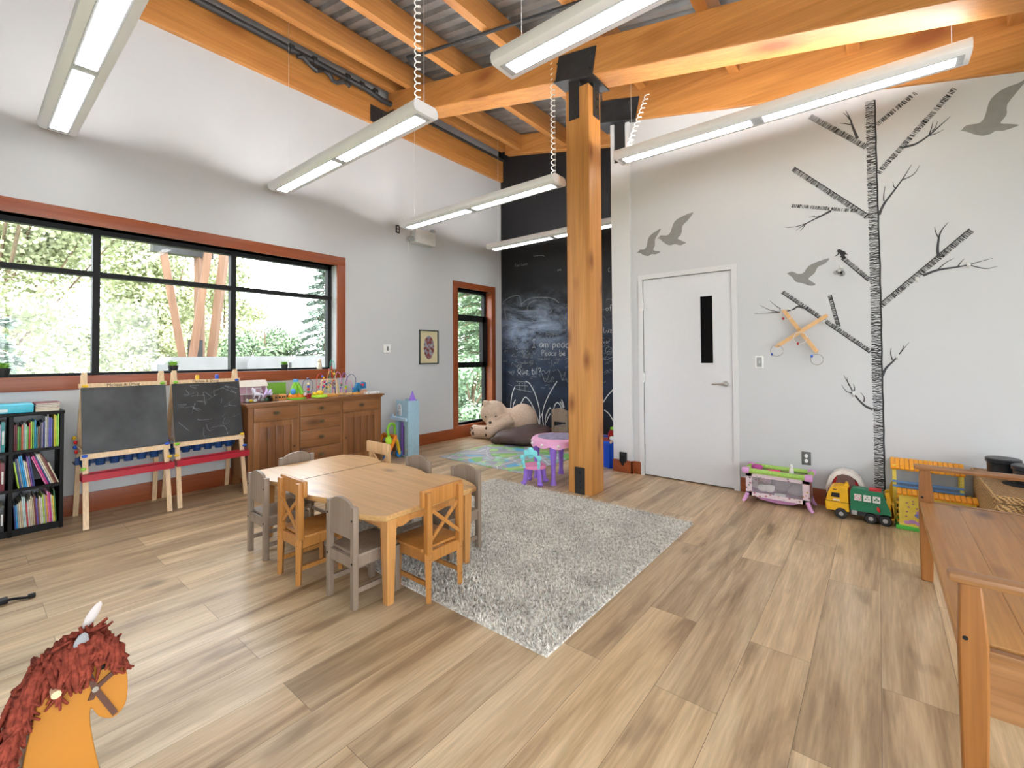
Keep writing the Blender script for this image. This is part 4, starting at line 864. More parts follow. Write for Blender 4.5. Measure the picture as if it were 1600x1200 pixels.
# ------------------------------------------------------------------ things on the sideboard (top at z = .852)
ZT = .8525
LPK = C('pale pink plastic', (.76, .50, .58)); LAV = C('lavender plastic', (.58, .47, .78)); LAV2 = C('white lilac plastic', (.72, .70, .82)); CLEAR = glass('clear tub plastic', (.93, .93, .93))
t = thing('toy_house', 'pale pink toy stable with white sloping roof at the left end of the sideboard', 'toy house', (-5.07, 1.80, ZT))
mb = MB(); mb.bb((-.08, 0, 0), (-.07, .26, .17)); mb.bb((-.08, 0, 0), (.06, .008, .17)); mb.bb((-.08, .252, 0), (.06, .26, .17)); mb.bb((-.08, 0, 0), (.06, .26, .008)); mb.build('walls', LPK, t)
mb = MB(); mb.prism([(.075, .155), (-.09, .155), (-.09, .20), (-.05, .215), (.02, .215)], -.01, .27, 'y', M=Matrix.Identity(4)); mb.build('roof', C('cream roof', (.72, .66, .58)), t)
mb = MB()
for y in (.06, .12, .2): mb.bb((.052, y, 0), (.06, y+.006, .16))
mb.bb((.052, 0, .075), (.06, .12, .082)); mb.tube(arc((.056, .17, .09), .045, 0, 180, 10, 'yz'), .005, 6); mb.build('bars', WP, t)
t = thing('clear_tub', 'clear plastic tub of small toys at the left end of the sideboard', 'tub', (-4.885, 1.955, ZT))
mb = MB()
a_, c_ = .065, .145; mb.bb((-a_, -c_, 0), (a_, c_, .003)); mb.bb((-a_, -c_, 0), (-a_+.002, c_, .075)); mb.bb((a_-.002, -c_, 0), (a_, c_, .075)); mb.bb((-a_, -c_, 0), (a_, -c_+.002, .075)); mb.bb((-a_, c_-.002, 0), (a_, c_, .075))
mb.build('tub_wall', CLEAR, t); mb = MB(); mb.tube([(-a_, -c_, .076), (a_, -c_, .076), (a_, c_, .076), (-a_, c_, .076)], .003, 6, closed=True); mb.build('rim', CLEAR, t)
def pony(loc_, rz, rx, m, lab):
    t = thing('toy_pony', lab, 'toy pony', loc_, rz, 'toy ponies in the clear tub'); t.rotation_euler.x = rx
    mb = MB(); mb.ell((0, 0, .05), (.018, .034, .02)); mb.tube([(0, .025, .055), (0, .042, .082)], [.013, .010], 8); mb.ell((0, .052, .088), (.010, .019, .012), (R(-20), 0, 0))
    for x in (-.009, .009):
        for y in (-.024, .02): mb.tube([(x, y, .05), (x, y, 0)], [.009, .006], 7)
    remesh(mb.build('body', m, t), .0035, 2)
    mb = MB(); mb.tube([(0, -.032, .06), (0, -.05, .05), (0, -.055, .02)], [.006, .009, .003], 6); mb.tube([(0, .035, .098), (0, .028, .08), (0, .02, .066)], [.004, .007, .005], 6); mb.build('mane_and_tail', LAV2, t)
pony((-4.87, 1.90, ZT+.035), R(150), R(15), LAV2, 'white-lilac toy pony standing in the clear tub, nearest the easel')
pony((-4.89, 2.03, ZT+.13), R(20), R(165), LAV, 'lavender toy pony upside down in the clear tub, legs in the air')
small = [((-4.86, 1.85), 'yellow', YEL), ((-4.86, 1.89), 'white', WP), ((-4.87, 1.96), 'grey', C('grey plastic', (.3, .32, .3))), ((-4.87, 2.00), 'dark green', C('dark green plastic', (.03, .12, .06))), ((-4.87, 2.04), 'black', BLACK), ((-4.90, 1.83), 'white', WP)]
for i, ((x, y), cn, m_) in enumerate(small):
    tag(MB().ell((x, y, ZT+.022), (.016, .02, .017), (.3*i, .2, 0), 9).build('toy_piece', m_), '%s lumpy toy piece at the bottom of the clear tub, %s from the easel' % (cn, ORD[i]), 'toy piece', 'small toy pieces in the clear tub')
o = MB().box((0, 0, .075), (.02, .25, .145), (0, R(-4), 0), bev=.004).build('green_box', C('green card', (.16, .36, .03))); o.location = (-5.12, 2.18, ZT+.03)
tag(o, 'green flat box standing behind the toys on the sideboard', 'box')
tag(MB().bb((-5.15, 2.06, ZT), (-5.06, 2.31, ZT+.035), bev=.003).build('black_box', BLACK), 'low black box under the green box on the sideboard', 'box')
t = thing('wooden_block_box', 'small orange wooden block with dark holes on the sideboard', 'toy', (-4.95, 2.115, ZT)); MB().bb((-.03, -.03, 0), (.03, .11, .06), bev=.004).build('block', PINEO, t)
for y in (.0, .04, .07, .09): MB().cyl((.0295, y, .032), (.031, y, .032), .011 if y < .05 else .008, n=10).build('hole', BLACK, t)
# slide tower
t = thing('slide_toy', 'orange and lime toy tower with a blue cap on the sideboard', 'toy', (-4.92, 2.33, ZT))
MB().lathe([(.095, 0), (.1, .01), (.095, .018)], n=24).build('base', GREEN, t)
mb = MB(); mb.ell((0, -.035, .03), (.055, .055, .04)); mb.ell((0, .04, .03), (.05, .05, .035)); mb.build('orange_mounds', ORG, t)
mb = MB(); mb.tube([(-.01, -.03, .05), (-.01, -.015, .12), (-.01, -.005, .185)], [.045, .035, .02], 12); mb.tube([(0, .0, .18), (.02, .03, .11), (.03, .05, .05)], [.02, .024, .026], 8); mb.build('lime_tower', GREEN, t)
LB = C('light blue plastic', (.08, .32, .70)); MB().cyl((-.01, -.005, .185), (-.01, -.005, .215), .028, n=14).build('cap', LB, t); MB().ell((.03, -.05, .085), (.028, .028, .035)).build('blue_ball', LB, t); MB().ell((.05, .07, .05), .02).build('pink_ball', LPK, t)
def beadwire(t, P, m, beads=()):
    Q = smooth_path(P, 6); MB().tube(Q, .0032, 6).build('wire', m, t)
    for f, bm_ in beads:
        p = Q[int(f*(len(Q)-1))]; MB().ell(p, .0135, n=8).build('bead', bm_, t)
BW = [C('dark blue wire', (.02, .05, .18)), C('red wire', (.6, .03, .03)), C('green wire', (.02, .4, .25)), C('purple wire', (.3, .1, .4)), C('yellow wire', (.8, .6, .05)), C('pink wire', (.8, .3, .5))]
DG = C('dark green bead', (.03, .18, .08))
t = thing('bead_roller', 'small red pot toy with an oval wire loop of beads on the sideboard', 'toy', (-4.90, 2.445, ZT)); MB().lathe([(.032, 0), (.042, .05), (.036, .052)], n=16).build('pot', C('dark red pot', (.35, .01, .02)), t)
beadwire(t, [(0, -.02, .05), (0, -.055, .10), (0, -.05, .18), (0, 0, .215), (0, .05, .18), (0, .055, .10), (0, .02, .05)], BW[0], ((.5, C('navy bead', (.02, .03, .12))), (.1, DG)))
mb_ = [(.07, DG), (.10, RED), (.13, BLUE), (.155, C('cream bead', (.8, .7, .4)))]
MB().cyl((0, .005, .04), (0, .012, .17), .003, n=6).build('wire', BW[1], t)
for z, m_ in mb_: MB().ell((0, .007, z), .016, n=8).build('bead', m_, t)
t = thing('ring_base_toy', 'round lime green toy base with yellow-orange balls on the sideboard', 'toy', (-4.86, 2.555, ZT)); MB().lathe([(.07, 0), (.088, .012), (.084, .03), (.06, .034)], n=24).build('base', C('lime', (.45, .78, .04)), t)
MB().ell((0, .01, .055), (.035, .04, .03)).build('ball', C('amber', (.85, .50, .02)), t); MB().ell((0, -.05, .05), (.025, .025, .02)).build('ball', YEL, t)
def maze(name, lab, loc_, ln, m_, wires, frame=None):
    t = thing(name, lab, 'bead maze', loc_); MB().bb((-.05, 0, 0), (.05, ln, .025), bev=.006).build('base', m_, t)
    for P, wm, bd in wires: beadwire(t, P, wm, bd)
    if frame: MB().tube(frame, .007, 6).build('wooden_arch', BEECH, t)
    return t
HONEY = C('honey wood', (.72, .33, .07), .4)
maze('bead_maze', 'bead maze with orange wooden base and square wooden arch, middle of the sideboard', (-4.93, 2.60, ZT), .20, HONEY,
     [([(0, .02, .02), (.01, -.02, .12), (0, .05, .18), (0, .10, .11), (0, .15, .17), (0, .19, .02)], BW[3], ((.2, RED), (.5, DG), (.6, YEL))), ([(.02, .03, .02), (.02, .02, .10), (.02, .09, .16), (.02, .17, .10), (.02, .18, .02)], BW[0], ((.3, BLUE), (.35, RED))), ([(-.02, .05, .02), (-.02, .07, .14), (-.02, .12, .06), (-.02, .17, .19), (-.02, .19, .02)], BW[4], ((.4, DG), (.8, RED), (.85, DG)))],
     [(.03, .0, .02), (.03, .0, .18), (.03, .02, .195), (.03, .17, .195), (.03, .19, .18), (.03, .19, .02)])
maze('bead_maze', 'tall bead maze whose looping wires rise in front of the window sill trim', (-5.05, 2.62, ZT), .40, C('light wood', (.70, .45, .20), .4),
     [([(0, .01, .02), (0, .01, .22), (0, .06, .26), (0, .10, .16), (0, .15, .25), (0, .19, .34), (0, .2, .02)], BW[1], ((.4, BLUE), (.5, RED))), ([(.02, .16, .02), (.02, .16, .38), (.02, .19, .40), (.02, .21, .36), (.02, .21, .02)], BW[2], ((.1, YEL), (.85, YEL))), ([(.01, .20, .02), (.01, .24, .25), (.01, .27, .27), (.01, .30, .22), (.01, .31, .02)], BW[5], ((.1, BLUE), (.15, RED), (.9, DG))),
      ([(0, .30, .02), (0, .33, .24), (0, .36, .25), (0, .39, .2), (0, .38, .02)], BW[3], ((.1, BLUE), (.14, RED), (.5, C('plum', (.2, .05, .2))))), ([(-.02, .08, .02), (-.02, .10, .21), (-.02, .14, .13), (-.02, .17, .3), (-.02, .25, .2), (-.02, .3, .02)], BW[4], ((.5, DG), (.6, RED), (.2, YEL)))])
maze('bead_maze', 'bead maze with round black wire loops at the right end of the sideboard', (-4.98, 2.93, ZT), .17, C('light wood', (.70, .45, .20), .4),
     [([(0, .02, .02), (0, .03, .18), (0, .09, .245), (0, .15, .2), (0, .15, .1), (0, .14, .02)], BW[0], ((.1, YEL), (.9, RED))), ([(.02, .0, .02), (.02, .02, .14), (.02, .07, .17), (.02, .10, .08), (.02, .14, .05)], BW[5], ((.15, YEL), (.2, GREEN), (.9, ORG), (.8, BLUE)))])
t = thing('block_shapes', 'blue angular toy shapes with a red piece on the sideboard\'s right end', 'toy', (-4.93, 3.05, ZT))
TL = C('teal blue plastic', (.01, .16, .34))
mb = MB(); mb.prism([(-.04, .03), (.02, .14), (.05, .14), (.07, .02), (.045, .02), (.03, .08), (.0, .03)], -.02, .02, 'x'); mb.prism([(.06, .08), (.09, .15), (.13, .14), (.135, .07), (.07, .065)], -.02, .02, 'x'); mb.build('blue_shape', TL, t)
MB().bb((-.025, .075, .10), (.025, .10, .125), bev=.004).build('red_piece', RED, t); MB().bb((-.03, .05, 0), (.03, .14, .05), bev=.003).build('wooden_box', C('worn box', (.50, .26, .15)), t); MB().bb((-.03, -.05, 0), (.03, .05, .03), bev=.003).build('wooden_box', HONEY, t)
t = thing('white_strip', 'flat white block with two dark screws on the right end of the sideboard', 'block', (-4.88, 3.14, ZT)); MB().bb((-.03, 0, 0), (.03, .20, .026), bev=.004).build('body', WP, t)
for y in (.04, .16): MB().cyl((.03, y, .014), (.032, y, .014), .007, n=8).build('screw', C('dim metal', (.2, .18, .17)), t)
# ------------------------------------------------------------------ window sill
def plant(y, lab, s_=1.0, seed=1):
    t = thing('potted_plant', lab, 'plant', (-5.33, y, W1[2]), 0, 'little grass plants on the window sill')
    MB().lathe([(.028*s_, 0), (.038*s_, .062*s_), (.034*s_, .064*s_), (.03*s_, .05*s_)], n=16).build('pot', C('black pot', (.012, .013, .014), .5), t)
    mb = MB(); rr = random.Random(seed)
    for i in range(170):
        a = rr.uniform(0, 2*PI); r_ = rr.uniform(.0, .03)*s_; l = rr.uniform(.03, .065)*s_; o_ = rr.uniform(.2, 1.3)
        p0 = Vector((r_*math.cos(a), r_*math.sin(a), .055*s_)); p1 = p0+Vector((math.cos(a)*o_*.5, math.sin(a)*o_*.5, 1))*l*.6; p2 = p0+Vector((math.cos(a)*o_, math.sin(a)*o_, .8))*l
        n_ = Vector((-math.sin(a), math.cos(a), 0))*.0022
        mb._add([p0-n_, p0+n_, p1+n_, p1-n_, p2], [(0, 1, 2, 3), (3, 2, 4)])
    mb.build('foliage', plain('grass leaves', (.20, .42, .04), .55, var=.5, scale=60), t)
plant(.225, 'small grass plant in a black pot on the sill, cut by the left edge', 1.15, 1); plant(1.325, 'small grass plant in a black pot on the sill above the gap between the easels', 1.15, 2); plant(2.385, 'small grass plant in a black pot on the sill above the sideboard', 1.0, 3)
t = thing('cream_figurine', 'cream bottle-shaped figurine on the sill behind the bead maze', 'figurine', (-5.32, 2.80, W1[2])); CRM = C('cream', (.75, .66, .50))
MB().lathe([(.028, 0), (.030, .01), (.028, .07), (.02, .082)], n=16).build('body', CRM, t); MB().ell((0, 0, .105), (.024, .024, .028)).build('head', CRM, t); MB().tube(arc((0, 0, .092), .022, 0, 330, 12, 'xy'), .003, 6).build('collar', C('brown trim', (.3, .16, .08)), t)
# ------------------------------------------------------------------ toy castle and baby walker by the sideboard
CB = C('powder blue plastic', (.36, .54, .64), .4); CL = C('lilac panel', (.34, .30, .56), .4)
t = thing('toy_castle', 'tall powder blue toy castle with a lilac cone roof standing beside the sideboard', 'toy castle', (-4.88, 3.74, 0))
mb = MB()
mb.bb((.115, -.045, 0), (.135, .135, .728), bev=.003); mb.bb((-.135, .115, 0), (.115, .135, .735)); mb.bb((-.135, -.03, .49), (.115, -.018, .73)); mb.bb((-.135, -.04, 0), (-.12, .115, .49)); mb.bb((.06, -.045, 0), (.115, -.03, .40)); mb.bb((-.12, -.03, .0), (.115, .115, .012)); mb.bb((.045, -.045, .40), (.115, -.03, .50)); mb.build('tower', CB, t)
mb = MB(); mb.bb((-.22, -.075, .465), (.115, .115, .505), bev=.004)
for k in range(2): mb.bb((-.215+k*.035, -.07, .505), (-.195+k*.035, -.05, .545))
mb.build('balcony', C('pale blue ledge', (.50, .66, .80)), t)
P = [(-.09, .53), (-.025, .53), (-.025, .63)]+[(-.0575+.0325*math.cos(a), .64+.04*math.sin(a)) for a in [i*PI/8 for i in range(9)]]+[(-.09, .63)]
w_ = MB().prism(P, -.036, -.030, 'y').build('arched_window', C('grey pane', (.4, .38, .42)), t)
mb = MB(); mb.tube([(x, -.038, z) for x, z in P], .004, 5, closed=True); mb.tube([(-.0575, -.038, .53), (-.0575, -.038, .675)], .003, 5); mb.tube([(-.09, -.038, .60), (-.025, -.038, .60)], .003, 5); mb.build('glazing_bars', WP, w_)
MB().bb((-.12, .03, .012), (.0, .04, .465)).build('lilac_panel', CL, t)
P = [(.0, .02), (.055, .02), (.055, .36)]+[(.0275+.0275*math.cos(a), .37+.05*math.sin(a)) for a in [i*PI/8 for i in range(9)]]+[(.0, .36)]; MB().prism(P, -.02, -.012, 'y').build('arched_door', C('dusky purple', (.10, .07, .16)), t)
mb = MB(); mb.bb((-.035, -.03, .012), (.0, -.018, .44)); mb.build('purple_post', PURP, t)
MB().lathe([(.048, 0), (.002, .13)], (.05, .09, .725), 12).build('cone_roof', PURP, t)
MB().cyl((.09, -.045, .07), (.09, -.049, .07), .007, n=8).build('dot', ORG, t); MB().cyl((.105, -.045, .10), (.105, -.049, .10), .007, n=8).build('dot', YEL, t)
t = thing('baby_walker', 'orange, yellow and green push-along baby walker with blue wheels between sideboard and castle', 'baby walker', (-4.80, 3.50, 0))
def wheel(p):
    mb = MB(); mb.cyl((p[0]-.015, p[1], .045), (p[0]+.015, p[1], .045), .045, n=20); o = mb.build('wheel', C('wheel blue', (.02, .22, .60)), t)
    MB().cyl((p[0]+.015, p[1], .045), (p[0]+.019, p[1], .045), .016, n=12).build('hub', C('hub peach', (.8, .4, .25)), o)
for p in ((.05, -.13), (-.08, .15), (-.22, -.10), (-.26, .13)): wheel(p)
mb = MB()
for x in (.045, -.22): mb.tube([(x, -.13, .05), (x-.01, -.04, .20), (x-.03, .03, .29)], [.022, .026, .024], 8)
mb.tube([(.015, .03, .29), (-.25, .03, .29)], .026, 8); mb.build('orange_frame', ORG, t)
mb = MB()
for x in (-.07, -.26): mb.tube([(x+.05, .04, .28), (x+.02, .10, .21), (x, .15, .05)], [.024, .022, .02], 8)
mb.build('yellow_legs', YEL, t)
mb = MB(); mb.tube(smooth_path([(.02, -.06, .27), (.02, -.10, .38), (.0, -.06, .44), (-.03, .0, .45), (-.05, .06, .42), (-.05, .06, .32)], 5), .017, 8); mb.build('handle', GREEN, t)
MB().ell((.03, -.09, .26), (.03, .045, .06), (R(25), 0, 0)).build('activity_panel', C('lime', (.45, .78, .04)), t); MB().tube([(.05, -.12, .2), (.06, -.16, .1)], .016, 8).build('cream_slide', C('cream slide', (.8, .74, .5)), t)
# ------------------------------------------------------------------ on the window wall
t = thing('framed_print', 'small print in a dark frame hanging left of the narrow window', 'picture', (XW, 4.46, 1.45))
mb = MB(); hw, hh, f_ = .185, .255, .018
mb.bb((0, -hw, hh-f_), (.02, hw, hh)); mb.bb((0, -hw, -hh), (.02, hw, -hh+f_)); mb.bb((0, -hw, -hh), (.02, -hw+f_, hh)); mb.bb((0, hw-f_, -hh), (.02, hw, hh)); mb.build('frame', C('dark green grey frame', (.06, .075, .065)), t)
MB().bb((.002, -hw+.01, -hh+.01), (.008, hw-.01, hh-.01)).build('mount', C('cream mount', (.66, .58, .36), .7), t)
pm2, nt, b = newmat('abstract print')
no = N(nt, 'ShaderNodeTexNoise'); no.inputs['Scale'].default_value = 22; no.inputs['Detail'].default_value = 3; nt.links.new(coord(nt), no.inputs[0])
nt.links.new(ramp(nt, no.outputs[0], [(.3, (.04, .02, .02)), (.42, (.28, .05, .02)), (.5, (.20, .18, .24)), (.6, (.30, .30, .36)), (.7, (.5, .42, .3))]), b.inputs['Base Color']); b.inputs['Roughness'].default_value = .6
mb = MB(); mb.prism([(.098*math.cos(a)*(1 if math.sin(a) > -.2 else 1.02), .175*math.sin(a)-.005) for a in [i*PI/14 for i in range(28)]], .008, .0095, 'x'); mb.build('printed_image', pm2, t)
t = thing('thermostat', 'small white thermostat with a grey screen on the window wall', 'thermostat', (XW, 3.71, 1.42)); MB().bb((0, -.06, -.06), (.022, .06, .06), bev=.005).build('body', WP, t); MB().bb((.022, -.005, -.03), (.024, .022, .03)).build('screen', C('grey screen', (.2, .2, .19)), t)
t = thing('emergency_light', 'white emergency light box with two lamp heads on the window wall', 'emergency light', (XW, 4.32, 3.05))
MB().bb((0, -.20, -.10), (.13, .17, .10), bev=.008).build('box', C('off white box', (.72, .72, .71)), t)
for y in (-.26, .14): 
    z = -.05 if y < 0 else .13
    mb = MB(); mb.cyl((.06, y, z), (.12, y+.01, z-.01), .028, .036, 14); mb.build('lamp_head', C('grey head', (.4, .4, .4)), t)
MB().cyl((.01, -.235, -.09), (.01, -.235, -.26), .006, n=6).build('wire', WP, t)
def socket(lab, loc_, rz, dark, nm='wall_socket'):
    t = thing(nm, lab, 'wall socket', loc_, rz)
    MB().bb((-.035, -.006, -.058), (.035, 0, .058), bev=.002).build('plate', dark, t)
    for z in (-.022, .022): MB().prism([(.014*math.cos(a*PI/6), z+.017*math.sin(a*PI/6)) for a in range(12)], -.010, -.006, 'y').build('outlet', WP, t)
    return t
socket('black-plated wall socket high on the window wall left of the emergency light', (XW, 3.90, 3.11), R(90), STEEL)
socket('steel-plated wall socket low on the wall behind the toy cot', (-.51, YD, .385), 0, C('steel plate', (.12, .12, .115), .4))
t = thing('light_switch', 'white light switch plate beside the white door', 'light switch', (-.868, YD, 1.235)); MB().bb((-.036, -.006, -.058), (.036, 0, .058), bev=.003).build('plate', WP, t); MB().bb((-.022, -.008, -.045), (.022, -.006, .045)).build('grey_insert', C('grey insert', (.35, .35, .35)), t); MB().bb((-.006, -.018, -.012), (.006, -.008, .012), bev=.002).build('toggle', C('grey toggle', (.5, .5, .5)), t)
t = thing('black_plug_box', 'black electrical box with a plug low on the white column beside the door', 'plug box', (-2.235, YP-.0, .165)); MB().bb((-.042, -.02, -.055), (.042, 0, .058), bev=.004).build('box', STEEL, t); MB().tube([(0, -.03, .03), (.0, -.035, -.03), (.005, -.03, -.085)], [.022, .026, .012], 8).build('plug', BLACK, t)
# ------------------------------------------------------------------ wall stickers: birds and tree
BIRDM = C('grey sticker', (.235, .232, .222), .7); INK = C('black sticker', (.022, .022, .024), .7); INK2 = C('soft black sticker', (.05, .05, .055), .7)
YS = YD-.0012
bl = ['grey bird sticker lowest and leftmost above the white door', 'grey bird sticker above the white door, the larger of the two together', 'grey bird sticker flying between the door and the tree decal', 'large grey bird sticker at the top right corner of the wall']
for P, lab in zip(BIRDS, bl):
    Q = [(p.x, p.z) for p in smooth_path([(x, 0, z) for x, z in P]+[(P[0][0], 0, P[0][1])], 3)][:-1]
    mb = MB(); mb.prism(Q, YS, YD-.0002, 'y'); o = mb.build('bird_decal', BIRDM); tag(o, lab, 'bird sticker', 'flying bird stickers')
    tri = o.modifiers.new('tri', 'TRIANGULATE')
tree = thing('tree_decal', 'tall black and white bare tree sticker on the wall right of the door', 'tree sticker', (0, 0, 0))
rr = random.Random(21)
mb = MB(); LT = TRUNK_L; RT = TRUNK_R
def xat(P, z):
    Q = sorted(P, key=lambda p: p[1])
    if z <= Q[0][1]: return Q[0][0]
    for (xa, za), (xb, zb) in zip(Q, Q[1:]):
        if za <= z <= zb and zb > za: return xa+(xb-xa)*(z-za)/(zb-za)
    return Q[-1][0]
z = .20
while z < 3.40:
    xa, xb = xat(LT, z), xat(RT, z); n = 5; s_ = rr.uniform(-.008, .008); w_ = rr.choice([.0019, .0024, .0029, .0038]); x0 = xa+rr.uniform(-.003, .004); 
    pts = [(x0+(xb-x0)*i/(n-1), z+s_*(i/(n-1)-.5)+.004*math.sin(PI*i/(n-1))*rr.choice([-1, 1])+rr.uniform(-.001, .001)) for i in range(n)]
    stroke(mb, pts, YS, w_, n=2); z += rr.uniform(.0075, .0125)
rt_ = sorted(RT, key=lambda p: p[1]); Q = [(xat(RT, .2+i*.08)-.003+.0015*math.sin(i*2.3), .2+i*.08) for i in range(41)]
stroke(mb, Q, YS-.0002, .0055, n=3)
mb.build('trunk', INK, tree)
for bi, ((xa, za), (xb, zb)) in enumerate(BRANCHES):
    mb = MB(); L = math.hypot(xb-xa, zb-za); ux, uz = (xb-xa)/L, (zb-za)/L; px_, pz_ = -uz, ux; hw = [.021, .020, .021, .020, .016, .016, .020, .016, .014][bi]; s_ = 0
    while s_ < L:
        a = rr.uniform(.75, 1.05)*hw; c = rr.uniform(.75, 1.05)*hw; k = rr.uniform(-.004, .004)
        if not (bi in (1, 2, 4) and rr.random() < .12):
            stroke(mb, [(xa+ux*s_+px_*a, za+uz*s_+pz_*a), (xa+ux*(s_+k)-px_*c, za+uz*(s_+k)-pz_*c)], YS, rr.choice([.0016, .0021, .0029]), n=1)
        s_ += rr.uniform(.005, .0095)
    if bi not in (1, 2, 4):
        sg = {0: -1, 3: -1, 5: -1, 6: 1, 7: 1, 8: -1}[bi]
        if (xb-xa) < 0: sg = -1 if bi in (3, 8) else 1
        stroke(mb, [(xa+px_*hw*sg, za+pz_*hw*sg), (xb+px_*hw*sg, zb+pz_*hw*sg)], YS-.0002, .0035 if bi != 0 else .0015, n=2)
    mb.build('branch', INK, tree)
for tw in TWIGS:
    mb = MB()
    for k, P in enumerate(tw): stroke(mb, P, YS-.0003, (.0105 if k == 0 else .0045, .0012), n=5)
    mb.build('twig', INK2, tree)
mb = MB(); mb.prism(ANIMAL, YS, YD-.0002, 'y'); o = mb.build('animal_decal', INK); o.modifiers.new('tri', 'TRIANGULATE'); tag(o, 'small dark animal sticker at the tip of a short tree decal branch', 'animal sticker')
HK = glass('clear hook plastic', (.85, .86, .86)); HKW = C('milky hook', (.62, .62, .61), .25)
hl = ['clear wall hook on the right tree branch, lower of two', 'clear wall hook far out on the right tree twig', 'clear wall hook on the short twig right of the trunk, waist high', 'clear wall hook on the lowest left twig of the tree', 'clear wall hook holding the right end of the hanging wooden cross', 'clear wall hook holding the left end of the hanging wooden cross', 'clear wall hook under the animal sticker']
for (x, z), lab in zip(HOOKS, hl):
    t = thing('wall_hook', lab, 'hook', (x, YD, z), 0, 'clear hooks stuck on the tree decal'); MB().box((0, -.004, .006), (.022, .006, .036), bev=.006).build('pad', HKW, t); MB().tube(smooth_path([(0, -.008, 0), (0, -.012, -.018), (0, -.026, -.020), (0, -.03, -.006)], 4), .0035, 6).build('hook_tip', HKW, t)
hx, hz = HOOKS[6]
t = thing('hanging_ornament', 'clear crumpled plastic ornament hanging under the animal sticker', 'ornament', (hx-.01, YD-.03, hz-.03))
mb = MB(); rr = random.Random(9)
for i in range(6): mb.ell((rr.uniform(-.03, .03), 0, rr.uniform(-.03, .03)), (.025, .012, .018), (0, rr.uniform(0, 3), 0), 8)
mb.build('crumpled_film', glass('crumpled film', (.90, .90, .90)), t); MB().ell((0, -.008, 0), (.012, .008, .012), n=8).build('white_core', HKW, t)
# wooden cross with wire rings
a, b_, c, d_ = HOOPRACK; ctr = ((a[0]+b_[0])/2, (a[1]+b_[1])/2)
t = thing('wooden_cross_rack', 'pale wooden cross hanging on hooks by the tree decal', 'wooden cross', (0, YD-.045, 0)); WC = C('pale maple', (.70, .42, .19), .45)
MB().bar((a[0], 0, a[1]), (b_[0], 0, b_[1]), .032, .016, up=(0, 1, 0)).build('cross_arm', WC, t); MB().bar((c[0], -.017, c[1]), (d_[0], -.017, d_[1]), .032, .016, up=(0, 1, 0)).build('cross_arm', WC, t)
for p in (a, b_, c, d_): MB().cyl((p[0], -.03, p[1]), (p[0], -.052, p[1]), .008, n=10).build('peg', WC, t)
ix = a[0]+(b_[0]-a[0])*.47; iz = a[1]+(b_[1]-a[1])*.47; MB().cyl((ix, -.026, iz), (ix, -.045, iz), .012, n=12).build('peg', C('honey peg', (.55, .30, .10)), t)
rl = ['ring with a blue bead on the lower left arm of the wooden cross', 'ring with a blue bead on the lower right arm of the wooden cross', 'ring with a red bead at the centre of the wooden cross', 'ring with a red bead on the upper left arm of the wooden cross']
for k, ((x, z), (bx_, bz)) in enumerate(zip(HOOPS, BALLS)):
    t = thing('toss_ring', rl[k], 'ring', (x, YD-.082, z), 0, 'rings on the wooden cross'); r_ = [.050, .046, .050, .048][k]
    MB().tube(arc((0, 0, 0), r_, 0, 345, 28, 'xz'), .0032, 6).build('ring', C('grey ring', (.36, .34, .31)) if k < 2 else C('pale ring', (.66, .63, .58)), t)
    dx, dz = bx_-x, bz-z; l = math.hypot(dx, dz); dx, dz = dx/l*r_, dz/l*r_
    MB().ell((dx, 0, dz), (.010, .010, .013), n=10).build('bead', BLUE if k < 2 else C('dark red bead', (.35, .02, .03)), t)
# ------------------------------------------------------------------ teddy bear on a bean bag
FUR = plain('teddy fur', (.66, .50, .38), .95, var=.16, scale=70, bump=.35, spec=.1); FURL = plain('pale teddy fur', (.66, .52, .40), .95, var=.12, scale=70, bump=.3, spec=.1)
PAD = C('brown paw pad', (.06, .025, .015), .8); NOSE = C('dark nose', (.02, .015, .015), .4)
t = thing('teddy_bear', 'big slumped beige teddy bear in the corner by the narrow window', 'teddy bear', (-4.55, 5.55, 0))
def L(p): return (p[0]+4.55, p[1]-5.55, p[2])
mb = MB()
mb.ell(L((-4.82, 5.45, .40)), (.225, .215, .20), n=20)              # head
mb.ell(L((-4.70, 5.27, .265)), (.10, .085, .075), n=14)             # muzzle
mb.ell(L((-4.42, 5.70, .30)), (.25, .22, .25), (0, R(15), 0), n=20)  # body
mb.ell(L((-4.62, 5.60, .28)), (.2, .18, .2), n=16)
mb.tube([L((-4.50, 5.50, .33)), L((-4.60, 5.35, .25)), L((-4.67, 5.22, .16))], [.10, .095, .085], 12); mb.ell(L((-4.69, 5.19, .145)), (.095, .08, .10), n=14)
mb.tube([L((-4.85, 5.55, .28)), L((-4.90, 5.50, .15)), L((-4.86, 5.42, .06))], [.08, .075, .06], 12)
mb.tube([L((-4.55, 5.50, .12)), L((-4.80, 5.36, .11)), L((-5.0, 5.27, .105))], [.12, .095, .10], 12); mb.ell(L((-5.03, 5.24, .11)), (.095, .07, .108), n=14)
mb.ell(L((-4.84, 5.30, .565)), (.075, .035, .05), (0, R(10), R(40)), n=12); mb.ell(L((-5.03, 5.50, .40)), (.05, .06, .07), n=12)
remesh(mb.build('body', FUR, t), .016, 4)
def dab(name, p, r, rot=(0, 0, 0), m=PAD): MB().ell(L(p), r, rot, 10).build(name, m, t)
MB().ell(L((-4.665, 5.195, .285)), (.028, .022, .02), n=10).build('nose', NOSE, t)
for p in ((-4.645, 5.305, .37), (-4.79, 5.225, .36)): dab('eye', p, .013, m=NOSE)
rz = R(40)
for dx, dz, r_ in ((-.045, .05, .02), (.0, .068, .022), (-.03, -.035, .032)): dab('paw_pad', (-4.685+dx*.75+.01, 5.115-dx*.5, .14+dz), (r_, .012, r_*1.1), (0, 0, R(-35)))
